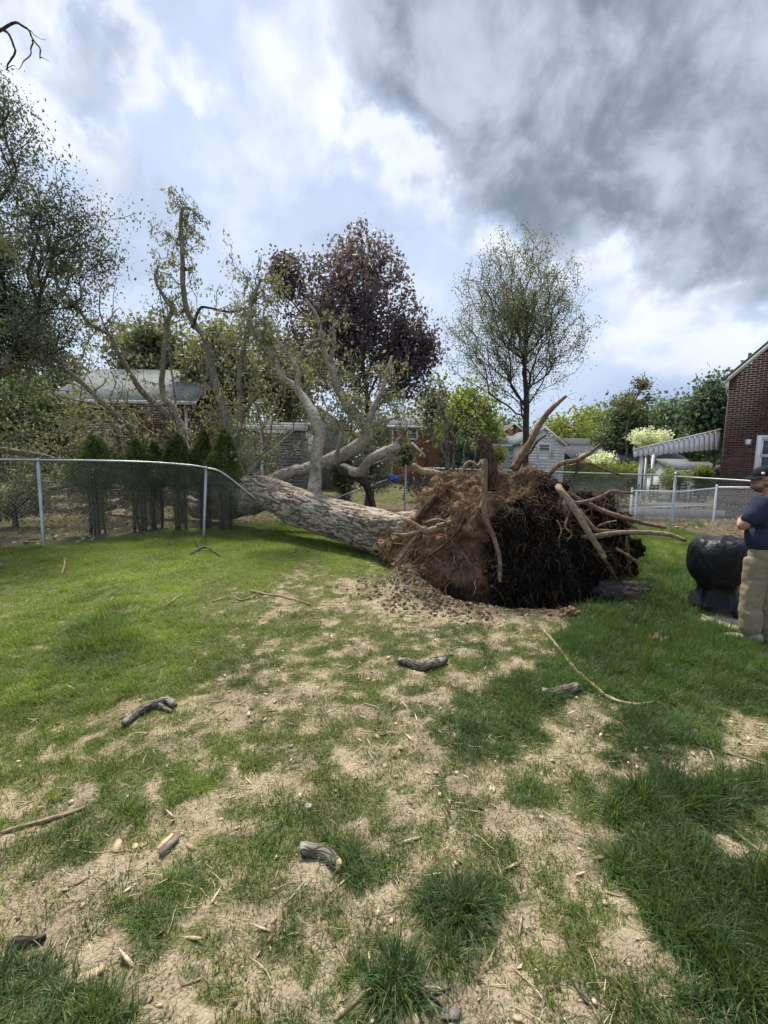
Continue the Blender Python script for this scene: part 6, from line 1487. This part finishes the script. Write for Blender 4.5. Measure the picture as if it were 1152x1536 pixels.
# ------------------------------------------------------------------ sticks, bark and clods lying on the grass
def stick(lab, paths, m_='stick', lift=None, cat='stick', name='stick', sides=9, rough=.22, lumpy=.5, broken=False):
    rp = paths[0][1]; e = None; first = None
    for k, (pts, rr_) in enumerate(paths):
        w = []
        for q_ in pts:
            g = PT(q_[0], q_[1]); sc_ = (g - CAM).length / F_PX; up = q_[2] if len(q_) > 2 else 0
            w.append(tuple(g + Vector((0, 0, up + max(rr_) * sc_ * .85))))
        sc_ = (Vector(w[len(w) // 2]) - CAM).length / F_PX
        sp = smooth_path(w, 6); rad = np.interp(np.linspace(0, 1, len(sp)), np.linspace(0, 1, len(rr_)), rr_) * sc_
        sp[1:-1] += (fbm(sp[1:-1] * 12 + k, 3, len(lab)) - .5)[:, None] * rad[1:-1, None] * lumpy * 2
        if e is None: e = empty(name, w[0], lab, cat)
        m = MB(); m.tube(sp, rad, sides, True, rough, len(lab) + k); o = m.build('stem' if k == 0 else 'side_branch', M[m_], e if k == 0 else first)
        if k == 0: first = o
        if broken and k == 0:
            m = MB(); d_ = sp[-1] - sp[-2]; d_ /= np.linalg.norm(d_); 
            m.tube([sp[-1] - d_ * rad[-1] * .2, sp[-1] + d_ * rad[-1] * .35, sp[-1] + d_ * rad[-1] * .75 + np.array([0, 0, rad[-1] * .3])], [rad[-1] * .95, rad[-1] * .8, rad[-1] * .15], 9, True, .5, 3); m.build('torn_end', M['woodin'], first)
    return e
stick('short thick curved piece of branch on bare soil at the bottom centre', [([(452, 1281), (465, 1281), (482, 1284), (496, 1291), (507, 1303)], [6.5, 7.5, 7.5, 7.5, 6])], 'stick', broken=True)
stick('lichen covered curved branch piece on the soil in front of the hollow', [([(598, 996), (612, 1000), (628, 1004), (648, 1003), (669, 995)], [4.5, 6, 6.5, 6.5, 4.5]), ([(640, 1000), (650, 992, .01), (680, 984)], [3, 2.5, 1.5])])
stick('straight grey branch piece beside the long thin bent stick', [([(812, 1044), (830, 1045), (848, 1042), (866, 1036)], [6, 6.5, 6.5, 6])])
stick('long thin bent stick reaching from the hollow to the right', [([(816, 948), (838, 975), (858, 1001), (885, 1027), (915, 1050), (948, 1059), (990, 1055)], [2.2, 2.4, 2.6, 2.6, 2.6, 2, 1.3])], 'stickpale')
stick('mossy forked branch on the grass left of the bare soil', [([(187, 1091), (198, 1080), (212, 1070), (230, 1062), (250, 1056), (263, 1063)], [4.5, 5, 5, 4.5, 4.5, 3]), ([(246, 1057), (252, 1050), (246, 1049)], [3.5, 3, 2.5]), ([(236, 1060), (248, 1066), (258, 1070)], [3, 2.5, 1.8])])
stick('slim pale stick ending near the trunk shadow', [([(376, 888), (400, 893), (435, 899), (466, 909)], [1.6, 1.8, 1.8, 1.3])], 'stickpale')
stick('wavy thin twig crossing the slim pale stick', [([(318, 904), (345, 896), (362, 901), (385, 893), (400, 885), (408, 876)], [.8, 1.1, 1.1, 1.1, 1, .8])], 'stickpale')
stick('forked green twig on the lawn near the bent fence post', [([(285, 833), (297, 827, .02), (312, 826, .04), (330, 835)], [1, 1.4, 1.4, .9]), ([(300, 827, .03), (295, 818, .05), (290, 814, .04)], [1, .8, .6])], 'greybark')
stick('long thin pale stick at the left edge of the foreground', [([(2, 1252), (40, 1240), (85, 1228), (127, 1213)], [2, 2.2, 2, 1.4])], 'stickpale')
stick('thin twig lying across bare soil left of centre', [([(105, 1272), (135, 1280), (165, 1279), (205, 1277)], [.9, 1.2, 1.1, .8])], 'stickpale')
stick('dark mossy stick in the bottom left corner', [([(12, 1426), (28, 1418), (45, 1417), (68, 1411)], [4, 5, 4.5, 2.5])], 'darkbark')
stick('long thin twig in the lower right grass', [([(1080, 1232), (1100, 1248), (1125, 1268), (1158, 1290)], [1.3, 1.6, 1.6, 1.2]), ([(1108, 1294), (1122, 1280), (1136, 1276)], [1.1, 1.2, 1])], 'stickpale')
stick('thin pale stick in the tall tuft at the bottom centre', [([(500, 1534), (525, 1512), (550, 1490), (575, 1466)], [1.6, 2, 1.8, 1.2])], 'stickpale')
stick('short straight twig at the lower right of the sparse grass', [([(860, 1470), (868, 1485), (881, 1507)], [2, 2.4, 2])], 'stick')
stick('small twig below the left curved branch piece', [([(566, 1106), (578, 1102), (592, 1102)], [1.4, 1.6, 1.1])], 'stick')
stick('small twig at the middle right edge on bare soil', [([(1088, 1130), (1110, 1137), (1150, 1150)], [1.3, 1.6, 1.3])], 'stickpale')
stick('thin twig standing out of the grass near the left fence post', [([(93, 862), (97, 850, .03), (98, 842, .06)], [1, 1, .7])], 'stickpale')
stick('pale twig on the lawn left of the wavy twig', [([(245, 912), (262, 900), (275, 890)], [1, 1.2, .9])], 'stickpale')
stick('thin pale twig on the lawn above the mossy forked branch', [([(203, 1006), (220, 998), (236, 990)], [.9, 1.2, .9])], 'stickpale')
stick('curved twig right of the mossy forked branch', [([(225, 1032), (238, 1022), (243, 1005)], [.8, 1, .8])], 'stickpale')
stick('crooked dark roots surfacing at the bottom centre', [([(596, 1490), (625, 1497), (648, 1500), (668, 1518)], [1.6, 2, 2, 1.5]), ([(640, 1499), (660, 1490), (676, 1486)], [1.5, 1.4, 1])], 'darkbark')
def flat(lab, pts, t, m_, cat='bark chip', name='bark_piece', tilt=.3):
    g = [PT(a, b) for a, b in pts]; c = sum(g, Vector()) / len(g); e = empty(name, tuple(c), lab, cat); m = MB()
    m.prism([tuple(p + Vector((0, 0, .004 + .012 * math.sin(k * 2.1) * tilt))) for k, p in enumerate(g)], (0, 0, t)); m.build('flake', M[m_], e, smooth=False)
M['tanwood'] = simple('split tan wood', (.50, .38, .24), .85, .2, 35, .2, bs=.5); M['bkflake'] = simple('grey bark flake', (.20, .175, .145), .9, .3, 40, .1, bs=.6)
flat('large tan wood flake in the lower left', [(113, 1478), (122, 1468), (140, 1458), (155, 1452), (156, 1460), (142, 1470), (128, 1477), (118, 1482)], .012, 'tanwood')
flat('grey bark strip on bare soil left of centre', [(238, 1283), (246, 1273), (262, 1259), (269, 1255), (269, 1263), (256, 1275), (243, 1286)], .016, 'bkflake')
flat('reddish bark strip beside the grey one', [(236, 1275), (246, 1264), (258, 1253), (262, 1255), (250, 1267), (240, 1277)], .01, 'woodin')
flat('pale upright wood flake left of the grey bark strip', [(169, 1280), (172, 1266), (179, 1260), (183, 1264), (181, 1275), (175, 1281)], .008, 'tanwood')
flat('broken tan wood block at the bottom edge', [(590, 1534), (598, 1520), (612, 1514), (624, 1524), (630, 1540), (604, 1545)], .007, 'tanwood', 'wood block')
flat('pink grey wood block beside the tan one at the bottom edge', [(660, 1532), (664, 1518), (678, 1512), (690, 1518), (688, 1534)], .007, 'bkflake', 'wood block')
flat('small white stone on the sparse grass above the curved piece', [(456, 1213), (460, 1208), (467, 1208), (468, 1213), (462, 1216)], .008, 'conc', 'stone', 'stone')
flat('small tan flake right of the grey bark strip', [(197, 1275), (203, 1268), (209, 1267), (208, 1272), (201, 1277)], .006, 'tanwood')
flat('pale flat piece in the lower right grass', [(1044, 1330), (1050, 1326), (1058, 1340), (1056, 1350), (1048, 1345)], .008, 'bkflake')
def clump(lab, px, py, r_, seed, m_='clodd'):
    q = PT(px, py); e = empty('soil_clod', tuple(q), lab, 'clod'); b = MB(); r = np.random.default_rng(seed)
    for k in range(26):
        c = np.array(tuple(q)) + r.normal(0, 1, 3) * r_ * np.array([.55, .4, .15]) + [0, 0, r_ * .3]; s = r_ * r.uniform(.15, .42)
        v = np.array([[1, 0, 0], [-1, 0, 0], [0, 1, 0], [0, -1, 0], [0, 0, 1], [0, 0, -1]]) * s * r.uniform(.6, 1.3, (6, 3)) + c
        b.add(v, None, [[0, 2, 4], [2, 1, 4], [1, 3, 4], [3, 0, 4], [2, 0, 5], [1, 2, 5], [3, 1, 5], [0, 3, 5]])
    for k in range(60):
        c = np.array(tuple(q)) + r.normal(0, .5, 3) * r_ * np.array([.8, .6, .3]) + [0, 0, r_ * .3]; b.tube([c, c + r.normal(0, r_ * .3, 3), c + r.normal(0, r_ * .5, 3)], .0015, 3, False)
    b.build('clod', M['clodb'], e, smooth=False)
M['clodb'] = simple('dry brown sod', (.17, .115, .07), .95, .35, 25, .1, bs=.6)
clump('dry brown sod clod in the dark grass left of the man', 990, 966, .11, 1)
clump('dark sod clod between the turf slab and the grill', 1001, 897, .07, 2)
clump('small sod clod behind the dark one near the grill', 1008, 876, .07, 3)
clump('sandy clod at the right rim of the hollow', 852, 922, .10, 4)

# bare curling branch tips at the very top of the edge tree
et = [o for o in C.objects if o.name.startswith('edge_tree')][0]
for k, (pts, r0) in enumerate([([(-50, 130, 8.2), (-20, 60, 8.0), (0, 44, 7.9), (14, 52, 7.9), (23, 75, 7.9), (16, 92, 7.9), (9, 105, 7.9)], .028), ([(-20, 60, 8.0), (8, 40, 7.9), (25, 34, 7.9), (42, 43, 7.9), (48, 58, 7.9), (58, 74, 7.9), (60, 88, 7.9)], .024),
      ([(48, 60, 7.9), (46, 78, 7.9), (36, 92, 7.9), (28, 104, 7.9)], .012), ([(60, 86, 7.9), (66, 88, 7.9), (74, 92, 7.9)], .007), ([(44, 45, 7.9), (56, 55, 7.9), (69, 60, 7.9)], .007), ([(10, 103, 7.9), (20, 98, 7.9), (30, 106, 7.9)], .007)]):
    w = smooth_path([P(*q_) for q_ in pts], 4); w[1:-1] += (fbm(w[1:-1] * 9, 2, k) - .5)[:, None] * .06
    m = MB(); m.tube(w, np.linspace(r0, r0 * .35, len(w)), 6, True, .15, k); m.build('branch', M['darkbark'], et)
